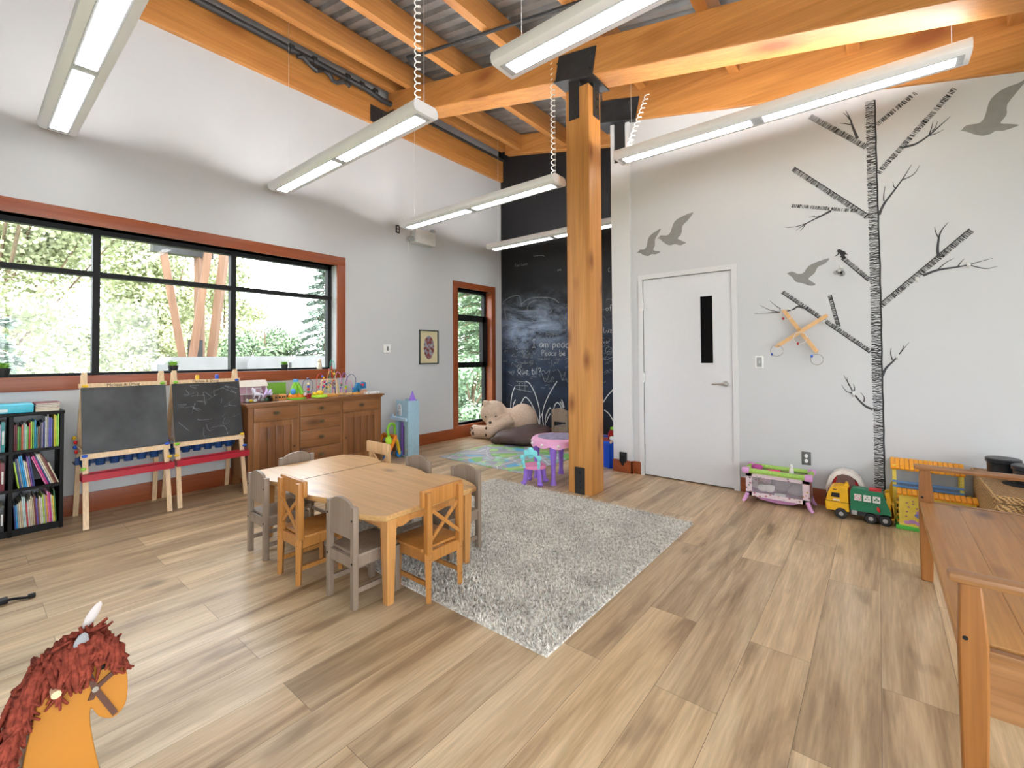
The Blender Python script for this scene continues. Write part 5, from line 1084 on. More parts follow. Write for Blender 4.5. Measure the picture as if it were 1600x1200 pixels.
for dx, dz, r_ in ((-.055, .01, .021), (-.01, .05, .024), (.035, -.03, .032)): dab('foot_pad', (-5.035+dx*.8, 5.177-dx*.25, .115+dz), (r_, .012, r_), (0, 0, R(-20)))
bm_ = plain('brown bean bag', (.085, .047, .04), .6, var=.2, scale=6, bump=.5)
mb = MB(); rr = random.Random(2)
mb.ell((0, 0, .10), (.44, .33, .125), n=24); mb.ell((.12, .06, .13), (.32, .26, .145), (0, R(-6), 0), n=20); mb.tube([(-.2, -.1, .07), (-.38, -.15, .05), (-.46, -.18, .06)], [.1, .07, .035], 10); mb.tube([(-.3, -.22, .06), (-.05, -.3, .08), (.2, -.25, .07)], [.03, .055, .04], 8)
o = mb.build('bean_bag', bm_); remesh(o, .02, 6); o.location = (-4.16, 5.37, .005); o.rotation_euler.z = R(28); tag(o, 'dark brown slouched bean bag cushion lying against the teddy bear', 'bean bag')
# ------------------------------------------------------------------ pink and purple toy table with stools
PK2 = C('bright pink plastic', (.86, .28, .50)); PKT = C('pink table edge', (.80, .38, .60)); LILT = plain('printed grey lilac', (.30, .27, .40), .5, var=.5, scale=22); PB = C('pale dot', (.85, .75, .75), .3)
t = thing('toy_vanity_table', 'round pink toy table with scalloped rim and purple legs beside the wooden post', 'toy table', (-2.665, 4.03, 0))
mb = MB(); n = 96; vs = []; fs = []
for j in range(n):
    a = 2*PI*j/n; sc = .025*abs(math.sin(a*5)); r0 = .262
    vs += [(r0*.93*math.cos(a), r0*.93*math.sin(a), .45), ((r0+.004)*math.cos(a), (r0+.004)*math.sin(a), .435), ((r0+.012)*math.cos(a), (r0+.012)*math.sin(a), .385-sc), (r0*.97*math.cos(a), r0*.97*math.sin(a), .385-sc)]
for j in range(n):
    for k in range(3): fs.append((j*4+k, ((j+1) % n)*4+k, ((j+1) % n)*4+k+1, j*4+k+1))
fs.append(tuple(j*4 for j in range(n))); mb._add(vs, fs); mb.build('scalloped_top', PKT, t)
MB().lathe([(.205, .449), (.205, .453), (.001, .4535)], n=40).build('printed_top', LILT, t)
for j in range(10):
    a = R(18)+2*PI*j/10; MB().ell((.276*math.cos(a), .276*math.sin(a), .395), (.017, .017, .017), n=10).build('bulb', PB, t)
for a in (-100+33, -10+35, 80+33, 170+33):
    x, y = .225*math.cos(R(a)), .225*math.sin(R(a)); MB().lathe([(.036, 0), (.03, .02), (.022, .06), (.026, .2), (.038, .33), (.04, .40)], (x, y, 0), 14).build('leg', PURP, t)
def stool(loc_, rz, lab, st=None):
    if st: return dup(st, lab, loc_, rz)
    t = thing('toy_stool', lab, 'toy stool', loc_, rz, 'pink and purple toy stools'); 
    MB().lathe([(.02, .165), (.115, .165), (.12, .18), (.108, .198), (.001, .202)], n=28).build('seat', PK2, t)
    for sx in (-1, 1):
        for sy in (-1, 1):
            mb = MB(); mb.tube([(sx*.065, sy*.065, .17), (sx*.075, sy*.075, .08), (sx*.08, sy*.08, .03)], [.026, .022, .022], 10); mb.ell((sx*.088, sy*.088, .022), (.032, .032, .022), (0, 0, R(45*sx*sy)), 12); mb.build('leg', PURP, t)
    mb = MB()
    mb.tube(smooth_path([(-.075, -.10, .18), (-.082, -.115, .26), (-.055, -.125, .31), (0, -.128, .325), (.055, -.125, .31), (.082, -.115, .26), (.075, -.10, .18)], 4), .014, 8)
    for x, z, r_ in ((0, .36, .034), (-.045, .338, .03), (.045, .338, .03), (-.088, .29, .027), (.088, .29, .027), (0, .315, .036), (-.085, .235, .02), (.085, .235, .02)): mb.ell((x, -.127, z), (r_, .010, r_), n=10)
    mb.build('crown_back', CYAN, t); return t
s1_ = stool((-2.75, 3.74, 0), R(18), 'pink and purple toy stool with aqua crown back in front of the pink toy table')
stool((-2.56, 4.42, 0), R(140), 'pink and purple toy stool mostly hidden behind the pink toy table and post', s1_)
# ------------------------------------------------------------------ blue toy bin and its toys
t = thing('toy_bin', 'bright blue plastic toy bin standing between the wooden post and the white column', 'toy bin', (-2.56, 4.95, 0)); BB = C('royal blue plastic', (.005, .07, .50), .4)
mb = MB(); w0, w1, h_ = .16, .18, .30
for (a, b__) in (((-1, -1), (1, -1)), ((1, -1), (1, 1)), ((1, 1), (-1, 1)), ((-1, 1), (-1, -1))):
    mb._add([(a[0]*w0, a[1]*w0, .0), (b__[0]*w0, b__[1]*w0, .0), (b__[0]*w1, b__[1]*w1, h_), (a[0]*w1, a[1]*w1, h_)], [(0, 1, 2, 3)])
mb.bb((-w0, -w0, 0), (w0, w0, .01)); mb.build('bin_wall', BB, t)
mb = MB(); 
for a, c in (((-.195, -.195), (.195, -.165)), ((-.195, .165), (.195, .195)), ((-.195, -.165), (-.165, .165)), ((.165, -.165), (.195, .165))): mb.bb((a[0], a[1], .27), (c[0], c[1], .31), bev=.005)
for x in (-.12, 0, .12): mb.bb((x-.01, -.19, .0), (x+.01, -.165, .28))
mb.build('rim', BB, t)
mb = MB(); mb.bb((-.15, -.15, .2), (.15, .15, .28)); 
tt = [('red toy block heap behind the blue toy bin rim', 'toy block', (.10, -.02, .36), (.06, .05, .05), C('dark red plastic', (.35, .01, .01))), ('yellow toy cone on the pile in the blue toy bin', 'toy cone', (.15, -.04, .50), (.035, .03, .04), YEL), ('green toy brick between the red and yellow toys in the blue toy bin', 'toy brick', (.12, -.03, .44), (.05, .03, .015), GREEN),
      ('white toy lump at the front of the blue toy bin', 'toy piece', (.14, -.13, .335), (.04, .03, .03), WP), ('orange and white toy piece hanging over the rim of the blue toy bin', 'toy piece', (.15, -.185, .30), (.02, .015, .02), C('peach', (.75, .40, .2))), ('small white toy piece next to the wooden post, on the blue toy bin', 'toy piece', (-.06, -.12, .335), (.035, .03, .03), WP)]
for lab, cat, p, r_, m_ in tt:
    mb = MB()
    if 'cone' in cat: mb.prism([(-.04, -.03), (.05, -.03), (.05, .045)], -.02, .02, 'y')
    elif 'bri' in cat: mb.box((0, 0, 0), (.09, .05, .03), bev=.003); mb.cyl((-.02, 0, .015), (-.02, 0, .021), .008, n=8); mb.cyl((.02, 0, .015), (.02, 0, .021), .008, n=8)
    elif 'block' in cat: mb.box((0, 0, 0), (.11, .09, .09), (.2, .1, .3), bev=.006); mb.box((.03, -.02, -.03), (.08, .08, .06), (0, .3, .6), bev=.006)
    else: mb.ell((0, 0, 0), r_, (.3, .4, 0), 10); mb.ell((.02, 0, .01), [q*.6 for q in r_], n=8)
    o = mb.build('toy_block' if 'block' in cat else 'toy_piece', m_); o.location = (-2.56+p[0], 4.95+p[1], p[2]); tag(o, lab, cat, 'toys heaped in the blue toy bin')
mb = MB(); mb.bb((-.13, -.13, .012), (.13, .13, .30), bev=.03); o = mb.build('toy_block', C('multi fill', (.3, .05, .05), .6, var=.9, scale=14)); o.location = (-2.56, 4.95, 0); tag(o, 'dark red lump of toys filling the inside of the blue toy bin', 'toys'); 
# ------------------------------------------------------------------ doll's travel cot
fl, nt, b = newmat('flowered fabric')
no = N(nt, 'ShaderNodeTexVoronoi'); no.inputs['Scale'].default_value = 34; nt.links.new(coord(nt), no.inputs[0])
k_ = ramp(nt, no.outputs['Distance'], [(.22, (1, 1, 1)), (.36, (0, 0, 0))]); s_ = N(nt, 'ShaderNodeSeparateColor'); nt.links.new(no.outputs['Color'], s_.inputs[0])
cc = ramp(nt, s_.outputs[0], [(0, (.16, .10, .14)), (.3, (.55, .15, .22)), (.6, (.5, .3, .12)), (.8, (.2, .2, .22))])
nt.links.new(mixc(nt, (.72, .58, .62), cc, k_), b.inputs['Base Color']); b.inputs['Roughness'].default_value = .8
LG = C('lime fabric', (.36, .58, .12), .75, var=.15, scale=60); ORC = C('orchid plastic', (.66, .33, .62)); 
t = thing('dolls_cot', 'pink flowered doll\'s travel cot with lime rim beside the white door', 'doll\'s cot', (-.70, 4.57, 0)); cw, cd_ = .235, .115
net, nt, b = newmat('net window'); nt.nodes.remove(b); a1 = N(nt, 'ShaderNodeBsdfTransparent'); a2 = N(nt, 'ShaderNodeBsdfDiffuse'); a2.inputs[0].default_value = (.6, .56, .6, 1); mx = N(nt, 'ShaderNodeMixShader'); mx.inputs[0].default_value = .2
nt.links.new(a1.outputs[0], mx.inputs[1]); nt.links.new(a2.outputs[0], mx.inputs[2]); nt.links.new(mx.outputs[0], nt.nodes['Material Output'].inputs[0])
mb = MB(); z0, z1 = .055, .255
for sy in (-1, 1):
    y = sy*cd_
    mb.bb((-cw, y-.003, z0), (-cw+.045, y+.003, z1)); mb.bb((cw-.045, y-.003, z0), (cw, y+.003, z1)); mb.bb((-cw, y-.003, z0), (cw, y+.003, z0+.035)); mb.bb((-cw, y-.003, z1-.03), (cw, y+.003, z1))
for sx in (-1, 1): mb.bb((sx*cw-.003, -cd_, z0), (sx*cw+.003, -cd_+.04, z1)); mb.bb((sx*cw-.003, cd_-.04, z0), (sx*cw+.003, cd_, z1)); mb.bb((sx*cw-.003, -cd_, z0), (sx*cw+.003, cd_, z0+.03)); mb.bb((sx*cw-.003, -cd_, z1-.03), (sx*cw+.003, cd_, z1))
mb.build('fabric_panels', fl, t)
for sy in (-1, 1): MB().bb((-cw+.045, sy*cd_-.001, z0+.035), (cw-.045, sy*cd_+.001, z1-.03)).build('net_window', net, t)
for sx in (-1, 1): MB().bb((sx*cw-.001, -cd_+.04, z0+.03), (sx*cw+.001, cd_-.04, z1-.03)).build('side_panel', C('rust fabric', (.30, .09, .05), .8), t)
mb = MB()
for sy in (-1, 1): mb.tube([(-cw, sy*cd_, .275), (cw, sy*cd_, .275)], .022, 8)
for sx in (-1, 1): mb.tube([(sx*cw, -cd_, .275), (sx*cw, cd_, .275)], .022, 8)
mb.build('padded_rim', LG, t)
for sx in (-1, 1):
    for sy in (-1, 1):
        mb = MB(); mb.box((sx*cw, sy*cd_, .278), (.062, .054, .052), bev=.016); mb.build('corner_cap', ORC, t)
        mb = MB(); mb.tube([(sx*(cw-.012), sy*cd_, .08), (sx*(cw+.005), sy*(cd_+.004), .03), (sx*(cw+.025), sy*(cd_+.008), .0)], [.016, .016, .013], 8); mb.build('leg', ORC, t)
mb = MB(); P = [(-.20, .07), (.20, .07), (.12, .028), (0, .02), (-.12, .032)]; mb.prism(P, -.10, .10, 'y'); mb.build('sagging_base', C('orchid fabric', (.48, .22, .42), .8), t)
cont = [('white plush toy head seen through the net of the doll\'s cot, left one', 'plush toy', (-.115, -.07, .125), (.035, .03, .032), WP), ('white plush toy lump seen through the cot net, just right of the other', 'plush toy', (-.06, -.07, .13), (.04, .03, .035), WP), ('grey plush toy filling the middle of the doll\'s cot', 'plush toy', (.02, .01, .16), (.08, .07, .07), C('grey plush', (.22, .20, .23), .95)),
        ('grey folded cloth at the right end of the doll\'s cot', 'cloth', (.13, .0, .13), (.075, .07, .045), C('grey cloth', (.28, .27, .30), .9)), ('bright pink toy bottle lying across the top of the doll\'s cot', 'toy', (-.04, .02, .265), (.055, .02, .017), C('hot pink', (.80, .04, .22))), ('magenta doll blanket at the left end of the doll\'s cot', 'blanket', (-.175, .03, .27), (.045, .05, .04), C('magenta cloth', (.45, .06, .28), .8)),
        ('pink plush lying in the left of the doll\'s cot behind the net', 'plush toy', (-.09, .04, .19), (.07, .05, .05), C('dusty pink plush', (.55, .33, .38), .95)), ('small white plush toy lump in the low middle of the doll\'s cot', 'plush toy', (.02, -.08, .085), (.045, .02, .02), WP)]
for lab, cat, p, r_, m_ in cont:
    mb = MB(); mb.ell((0, 0, 0), r_, n=12); mb.ell((r_[0]*.6, 0, r_[2]*.5), [q*.5 for q in r_], n=10); mb.ell((-r_[0]*.6, 0, r_[2]*.4), [q*.45 for q in r_], n=10)
    o = mb.build(cat.split()[-1] if cat != 'plush toy' else 'plush_toy', m_); remesh(o, .006, 1); o.location = (-.70+p[0], 4.57+p[1], p[2]); tag(o, lab, cat, 'soft toys in the doll\'s cot')
o = MB().lathe([(.018, 0), (.019, .05), (.016, .075), (.010, .085), (.014, .10), (.009, .115), (.002, .12)], n=14).build('doll_bottle', WP); o.location = (-.60, 4.56, .235); tag(o, 'white doll bottle sticking up out of the doll\'s cot', 'doll bottle')
# ------------------------------------------------------------------ red and white toy car behind the truck
CR = C('deep red plastic', (.48, .01, .02), .35)
t = thing('toy_ride_car', 'red toy car with a white arched roof, behind the yellow and green truck', 'toy car', (-.225, 4.665, 0))
out = [(-.13, .10), (-.135, .20), (-.115, .27), (-.075, .325), (-.02, .35), (.04, .34), (.09, .30), (.12, .23), (.135, .15), (.135, .10)]
inn = [(.112, .10), (.115, .15), (.095, .225), (.068, .28), (.03, .308), (-.02, .316), (-.06, .297), (-.088, .255), (-.108, .195), (-.106, .10)]
mb = MB(); mb.prism(out+inn, -.055, .055, 'y'); o = mb.build('white_roof_arch', C('warm white plastic', (.78, .72, .66), .35), t)
mb = MB(); mb.bb((-.125, -.06, .04), (.125, .06, .20), bev=.02); mb.build('red_body', CR, t)
mb = MB(); mb.prism([(-.105, .19), (-.085, .25), (-.07, .28), (-.06, .28), (-.075, .19)], -.045, .045, 'y'); mb.prism([(.065, .19), (.06, .27), (.075, .26), (.10, .19)], -.045, .045, 'y'); mb.build('red_pillars', CR, t)
MB().bb((-.09, .025, .19), (.09, .035, .31)).build('back_panel', C('tan interior', (.42, .28, .24), .6), t)
for x in (-.08, .08): 
    for y in (-.05, .05): MB().cyl((x, y-.012, .04), (x, y+.012, .04), .04, n=18).build('wheel', BLACK, t)
# ------------------------------------------------------------------ toy refuse truck
TY = C('truck yellow', (.85, .46, .01), .35); TG = C('truck green', (.012, .20, .095), .35); TW = C('tyre black', (.02, .02, .022), .6); HUB = C('silver hub', (.42, .42, .43), .35, metal=.4)
t = thing('toy_garbage_truck', 'yellow and green toy garbage truck with recycling stickers against the right wall', 'toy truck', (0, 4.50, 0)); ya, yb = -.07, .07
mb = MB(); mb.prism([(-.348, .055), (-.352, .12), (-.335, .195), (-.315, .235), (-.30, .248), (-.205, .248), (-.198, .06)], ya, yb, 'y'); cab = mb.build('cab', TY, t); bvm = cab.modifiers.new('edge', 'BEVEL'); bvm.width = .006; bvm.segments = 2; bvm.limit_method = 'ANGLE'
DW = C('dark glazing', (.015, .015, .02), .12)
MB().prism([(-.318, .165), (-.308, .2), (-.258, .2), (-.258, .165)], ya-.002, yb+.002, 'y').build('side_window', DW, cab); MB().prism([(-.347, .155), (-.331, .203), (-.334, .203), (-.353, .155)], ya+.01, yb-.01, 'y').build('windscreen', DW, cab)
MB().bb((-.350, ya-.001, .128), (-.199, yb+.001, .132)).build('black_line', TW, cab); MB().bb((-.30, ya-.002, .14), (-.258, ya, .15)).build('door_badge', WP, cab); MB().bb((-.30, ya-.002, .222), (-.275, ya, .229)).build('vent', TW, cab)
mb = MB(); mb.prism([(-.235, .25), (-.22, .278), (-.205, .278), (-.198, .25)], -.03, .03, 'y'); mb.bb((-.27, -.05, .247), (-.20, .05, .256)); mb.build('beacon', TY, cab); MB().prism([(-.295+.042*math.cos(a*PI/9)+.045, .04+.046*math.sin(a*PI/9)) for a in range(10)], ya-.001, ya+.02, 'y').build('wheel_arch', TW, cab)
mb = MB(); mb.bb((-.20, -.045, .045), (.05, .045, .085)); mb.build('chassis', C('chassis grey', (.06, .06, .065), .5), t)
mb = MB(); mb.prism([(-.190, .085), (-.190, .232), (-.18, .242), (-.005, .246), (.008, .24), (.052, .115), (.055, .085)], ya, yb, 'y'); con = mb.build('container', TG, t)
mb = MB()
for x in (-.17, -.118, -.062, -.008): mb.bb((x-.002, ya-.003, .09), (x+.002, ya, .235))
mb.bb((-.19, ya-.003, .148), (.04, ya, .152)); mb.build('ribs', TG, con)
for k, x in enumerate((-.165, -.108, -.052)):
    st = MB().bb((x, ya-.005, .166), (x+.045, ya-.003, .215)).build('sticker', WP, con); cx, cz = x+.0225, .1905
    mb = MB()
    if k == 0: mb.tube([(cx+.018*math.cos(a*PI/10), ya-.0058, cz+.018*math.sin(a*PI/10)) for a in range(20)], .0014, 5, closed=True); mb.tube([(cx-.013, ya-.0058, cz+.013), (cx+.013, ya-.0058, cz-.013)], .0014, 5); mm = RED
    elif k == 1:
        for a in (90, 210, 330): mb.prism([(cx+.011*math.cos(R(a))+.008*math.cos(R(b_)), cz+.011*math.sin(R(a))+.006*math.sin(R(b_))) for b_ in (a, a+120, a+240)], ya-.006, ya-.005, 'y')
        mm = TG
    else:
        for a in (90, 200, 340): mb.ell((cx+.011*math.cos(R(a)), ya-.0055, cz+.008*math.sin(R(a))), (.007, .001, .006), n=8)
        mb.bb((cx-.001, ya-.006, cz-.014), (cx+.001, ya-.005, cz)); mm = TG
    mb.build('pictogram', mm, st)
MB().bb((-.075, -.035, .243), (.0, .04, .258), bev=.004).build('red_hatch', RED, con); MB().bb((-.18, -.05, .24), (-.09, .05, .252), bev=.003).build('roof_frame', TG, con)
MB().ell((-.018, ya-.006, .12), (.010, .006, .022), (0, R(-15), 0), 10).build('red_lever', RED, con)
mb = MB(); mb.prism([(.01, .10), (.03, .20), (.02, .245), (.045, .255), (.06, .17), (.075, .07), (.055, .06), (.058, .11)], -.06, -.045, 'y'); mb.prism([(.01, .10), (.03, .20), (.02, .245), (.045, .255), (.06, .17), (.075, .07), (.055, .06), (.058, .11)], .045, .06, 'y'); mb.bb((.055, -.06, .055), (.072, .06, .17)); mb.build('rear_loader', C('amber yellow', (.75, .40, .01), .4), t)
MB().bb((-.185, ya-.002, .05), (-.15, ya+.03, .085), bev=.004).build('silver_tank', HUB, t)
for x in (-.25, -.065, .02):
    for sy in (-1, 1):
        y0 = sy*.052; w_ = MB().lathe([(.018, -.018), (.034, -.018), (.040, -.01), (.040, .01), (.034, .018), (.018, .018)], (0, 0, 0), 20, M=Matrix.Translation((x, y0, .040)) @ Euler((R(90), 0, 0)).to_matrix().to_4x4()).build('wheel', TW, t)
        MB().cyl((x, y0+sy*.012, .040), (x, y0+sy*.020, .040), .020, .015, 14).build('hub', HUB, w_)
# ------------------------------------------------------------------ yellow toy market house
HY = C('pale yellow plastic', (.86, .68, .10), .4); HO = C('orange tile plastic', (.88, .36, .02), .4); HG = C('grass green plastic', (.10, .55, .08), .4); HB = C('soft blue counter', (.16, .32, .62), .4)
t = thing('toy_playhouse', 'yellow toy market stall with two orange tiled roofs and flower stickers, behind the bench end', 'toy playhouse', (.07, 4.48, 0))
MB().bb((.01, -.04, 0), (.45, .24, .03), bev=.006).build('green_base', HG, t)
mb = MB(); mb.bb((.03, -.03, .03), (.44, -.015, .255)); mb.bb((.03, -.015, .03), (.045, .22, .255)); mb.bb((.425, -.015, .03), (.44, .22, .255)); mb.build('front_wall', HY, t)
def tiles(x0, x1, y0, y1, z0, z1, n, nm):
    mb = MB(); w_ = (x1-x0)/n
    for i in range(n): mb.bar((x0+(i+.5)*w_, y0, z0), (x0+(i+.5)*w_, y1, z1), w_*.96, .018, bev=.006)
    return mb.build(nm, HO, t)
tiles(.02, .45, -.05, .03, .262, .285, 15, 'lower_tiled_roof'); tiles(-.012, .405, .11, .24, .415, .475, 15, 'upper_tiled_roof')
mb = MB()
for x in (.0, .375): 
    for y in (.13, .215): mb.bb((x, y, .0 if y > .2 else .03), (x+.022, y+.018, .44))
mb.build('posts', HY, t)
mb = MB(); mb.bb((.0, .12, .275), (.395, .23, .29)); mb.bb((.0, .12, .31), (.395, .13, .325)); mb.build('blue_counter', HB, t)
mb = MB()
for k in range(5): mb.ell((.382, .135, .33+k*.02), (.008, .006, .009), n=8)
mb.build('bead_column', C('green bead', (.1, .35, .2)), t)
for k, (x, z) in enumerate(((.075, .20), (.085, .17), (.075, .135), (.07, .10), (.11, .215), (.11, .195), (.145, .2), (.13, .165))):
    MB().ell((x, -.0305, z), (.007, .0015, .006), n=8).build('leaf_sticker', C('mauve sticker', (.48, .20, .30)), t)
for x, z, r_, m_ in ((.075, .055, .022, 'o'), (.105, .065, .024, 'l'), (.145, .055, .026, 'o'), (.145, .115, .03, 'b'), (.15, .135, .026, 'l'), (.19, .07, .025, 'l')):
    MB().ell((x, -.031, z), (r_, .002, r_*.6), n=12).build('flower_sticker', {'o': ORC, 'l': C('lilac sticker', (.52, .30, .62)), 'b': C('periwinkle sticker', (.25, .28, .6))}[m_], t)
mb = MB()
for i in range(5): mb.cyl((.018, .0, .05+i*.045), (.03, .0, .05+i*.045), .012, n=10)
mb.build('side_pegs', C('amber yellow', (.75, .40, .01), .4), t)
mb = MB(); mb.prism([(-.01, .03), (-.03, .14), (-.015, .27), (.0, .3), (.015, .27), (.03, .14)], .20, .212, 'y'); mb.build('side_leaf', C('amber yellow', (.75, .40, .01), .4), t)
# ------------------------------------------------------------------ wicker chest with black drums
WK, nt, b = newmat('wicker')
wv = N(nt, 'ShaderNodeTexWave', bands_direction='Z'); wv.inputs['Scale'].default_value = 34; wv.inputs['Distortion'].default_value = 3.5; wv.inputs['Detail'].default_value = 2; wv.inputs['Detail Scale'].default_value = 6; nt.links.new(coord(nt), wv.inputs[0])
wv2 = N(nt, 'ShaderNodeTexWave', bands_direction='DIAGONAL'); wv2.inputs['Scale'].default_value = 22; wv2.inputs['Distortion'].default_value = 5; nt.links.new(coord(nt), wv2.inputs[0])
f_ = mixc(nt, wv.outputs[0], wv2.outputs[0], .5); nt.links.new(ramp(nt, f_, [(.2, (.14, .07, .025)), (.5, (.50, .28, .10)), (.8, (.72, .45, .19))]), b.inputs['Base Color']); b.inputs['Roughness'].default_value = .6
bp = N(nt, 'ShaderNodeBump'); bp.inputs['Strength'].default_value = .8; bp.inputs['Distance'].default_value = .01; nt.links.new(f_, bp.inputs['Height']); nt.links.new(bp.outputs[0], b.inputs['Normal'])
t = thing('wicker_chest', 'woven wicker chest with round openings in its lid, at the right edge behind the bench', 'wicker chest', (.52, 3.86, 0))
MB().bb((0, 0, .0), (.62, .84, .425), bev=.02).build('woven_body', WK, t); MB().bb((-.012, -.012, .425), (.632, .85, .47), bev=.016).build('lid', WK, t)
for x, y in ((.10, .60), (.17, .38)): MB().cyl((x, y, .4705), (x, y, .474), .088, n=28).build('round_opening', BLACK, t)
t2 = MB().bb((.12, -.02, .28), (.62, -.014, .472)).build('beige_flap', C('beige cloth', (.40, .29, .17), .9), t)
DRM = C('drum black', (.012, .014, .018), .3); DRT = C('drum head', (.07, .075, .08), .5)
for i, (x, y, lab) in enumerate(((.645, 4.48, 'black drum standing in the wicker chest, the farther and taller-looking one'), (.735, 4.27, 'black drum standing in the wicker chest, the nearer one cut by the right edge'))):
    t = thing('black_drum', lab, 'drum', (x, y, .4745), 0, 'black drums on the wicker chest'); MB().lathe([(.078, 0), (.080, .085), (.088, .09), (.088, .112), (.084, .115)], n=32).build('shell', DRM, t); MB().lathe([(.083, .114), (.08, .118), (.001, .119)], n=32).build('drum_head', DRT, t)
# ------------------------------------------------------------------ pine bench
BN = wood('bench pine', (.44, .20, .055), (.58, .30, .095), (.16, .06, .02), 'y', 1.2, .38, kscale=1.7); BNX = wood('bench pine across', (.32, .14, .045), (.44, .22, .085), (.18, .06, .02), 'x', 1.2, .38, kscale=1.2); BNZ = wood('bench pine upright', (.30, .11, .022), (.40, .165, .04), (.18, .06, .02), 'z', 1.2, .38, knots=False)
t = thing('wooden_bench', 'pine settle bench with armrests in the right foreground', 'bench', (.17, 1.87, 0)); LB_ = 1.66
mb = MB()
for i in range(3): mb.bb((.0+i*.155, .035, .432), (.1548+i*.155, LB_-.035, .456), bev=.002)
mb.build('seat', BN, t)
for y, nm in ((0, 'near'), (LB_, 'far')):
    P = [(.0, 0), (.052, 0), (.060, .30), (.062, .46), (.050, .634), (.002, .634), (-.004, .46), (-.003, .3)]
    mb = MB(); mb.prism(P, y-.016, y+.016, 'y'); o = mb.build('front_leg', BNZ, t); q = o.modifiers.new('edge', 'BEVEL'); q.width = .006; q.segments = 2; q.limit_method = 'ANGLE'
    P = [(.44, 0), (.50, 0), (.56, .46), (.62, .92), (.575, .92), (.50, .46)]
    mb = MB(); mb.prism(P, y-.016, y+.016, 'y'); o = mb.build('rear_leg', BNZ, t)
    mb = MB(); mb.bb((-.022, y-.028, .632), (.60, y+.028, .660), bev=.013); mb.build('armrest', BNX, t)
    mb = MB(); mb.bb((.05, y-.010, .27), (.50, y+.010, .43)); mb.bb((.05, y-.014, .43), (.50, y+.014, .456), bev=.006); mb.build('end_apron', BNX, t)
    MB().cyl((.012, y-.017, .476), (.012, y-.0155, .476), .0065, n=10).build('bolt_hole', BLACK, t)
MB().bb((.012, .02, .355), (.03, LB_-.02, .432)).build('front_apron', BN, t)
for z in (.58, .68, .78, .88): MB().bar((.53+(z-.5)*.18, .0, z), (.53+(z-.5)*.18, LB_, z), .016, .07, bev=.005).build('back_slat', BN, t)
# ------------------------------------------------------------------ rocking horse
HW_ = plain('honey wood horse', (.45, .18, .022), .3, var=.12, scale=6); YARN = plain('rust yarn', (.22, .045, .028), .95, var=.45, scale=90, spec=.1); STR = C('brown strap', (.10, .04, .025), .6); EARG = C('grey felt ear', (.30, .30, .31), .9)
t = thing('rocking_horse', 'wooden rocking horse with rust red yarn mane at the lower left', 'rocking horse', (-1.2, .12, 0))
mb = MB()
H = [(.045, .735), (.075, .72), (.098, .685), (.102, .645), (.098, .612), (.080, .598), (.06, .612), (.048, .635), (.048, .60), (.06, .52), (.075, .44), (.08, .36), (-.03, .33), (-.06, .42), (-.045, .55), (-.03, .65), (-.01, .73), (.02, .752)]
Q = [(p.x, p.z) for p in smooth_path([(a_, 0, b_) for a_, b_ in H]+[(H[0][0], 0, H[0][1])], 3)][:-1]
mb.prism(Q, -.026, .026, 'x'); o = mb.build('head_and_neck', HW_, t, sharp=50); q = o.modifiers.new('edge', 'BEVEL'); q.width = .018; q.segments = 4; q.limit_method = 'ANGLE'; q.angle_limit = R(50)
mb = MB(); mb.ell((0, -.20, .36), (.085, .26, .095), n=20); remesh(mb.build('body', HW_, t), .012, 2)
for sx in (-1, 1):
    for y, y2 in ((.0, .12), (-.38, -.50)): MB().tube([(sx*.05, y, .36), (sx*.11, y2, .075)], [.028, .020], 10).build('leg', HW_, t)
    mb = MB(); mb.tube([(sx*.115, -.62+.1*i, .022+.0022*((i-4.3)**2)) for i in range(10)], .02, 8); mb.build('rocker', HW_, t)
    MB().cyl((sx*.026, -.002, .70), (sx*.05, -.002, .70), .007, n=12).build('handle_peg', BEECH, t)
for y in (.05, -.42): MB().bar((-.12, y, .075), (.12, y, .075), .05, .016).build('cross_bar', HW_, t)
mb = MB()
for P in ([(.0275, .035, .735), (.0285, .053, .67), (.0275, .083, .605)], [(.0275, .047, .652), (.0285, .053, .67), (.0275, .099, .70)]):
    mb.bar(P[0], P[1], .0022, .009, up=(0, 1, 0) if False else (0, .7, .7)); mb.bar(P[1], P[2], .0022, .009, up=(0, .7, -.7) if False else (0, .7, .7))
mb.build('bridle', STR, t); MB().cyl((.0285, .053, .67), (.031, .053, .67), .005, n=10).build('stud', C('pewter stud', (.4, .38, .33), .4, metal=.6), t)
MB().ell((.026, .062, .705), (.004, .008, .005), n=10).build('eye', BLACK, t)
mb = MB(); mb.ell((.028, .032, .765), (.005, .011, .02), (R(-15), 0, 0), 10); mb.build('ear', EARG, t); mb = MB(); mb.ell((-.024, .055, .79), (.005, .009, .026), (R(-30), 0, 0), 10); mb.build('ear', C('pale felt ear', (.62, .55, .52), .9), t)
mb = MB(); rr = random.Random(4)
crest = smooth_path([(0, -.065, .50), (0, -.052, .60), (0, -.040, .69), (0, -.015, .745), (0, .02, .768), (0, .055, .768), (0, .085, .735)], 8)
for i in range(360):
    f = rr.random(); p = crest[int(f*(len(crest)-1))]; sx = rr.choice([1, 1, 1, -1]); l = rr.uniform(.05, .095) if f < .8 else rr.uniform(.03, .06)
    x = sx*(.020+rr.uniform(.0, .016)); back = -.35 if f < .55 else (.05 if f < .85 else .25)
    p0 = Vector((rr.uniform(-.015, .015), p.y, p.z-.006)); p1 = Vector((x, p.y+back*l*.35+rr.uniform(-.008, .008), p.z-l*.25)); p2 = Vector((x*1.15, p.y+back*l*.6+rr.uniform(-.014, .014), p.z-l*.7)); p3 = Vector((x*1.05, p.y+back*l*.7+rr.uniform(-.02, .02), p.z-l))
    mb.tube([p0, p1+Vector((0, 0, rr.uniform(.003, .012))), p2, p3], [.0045, .005, .0042, .002], 5)
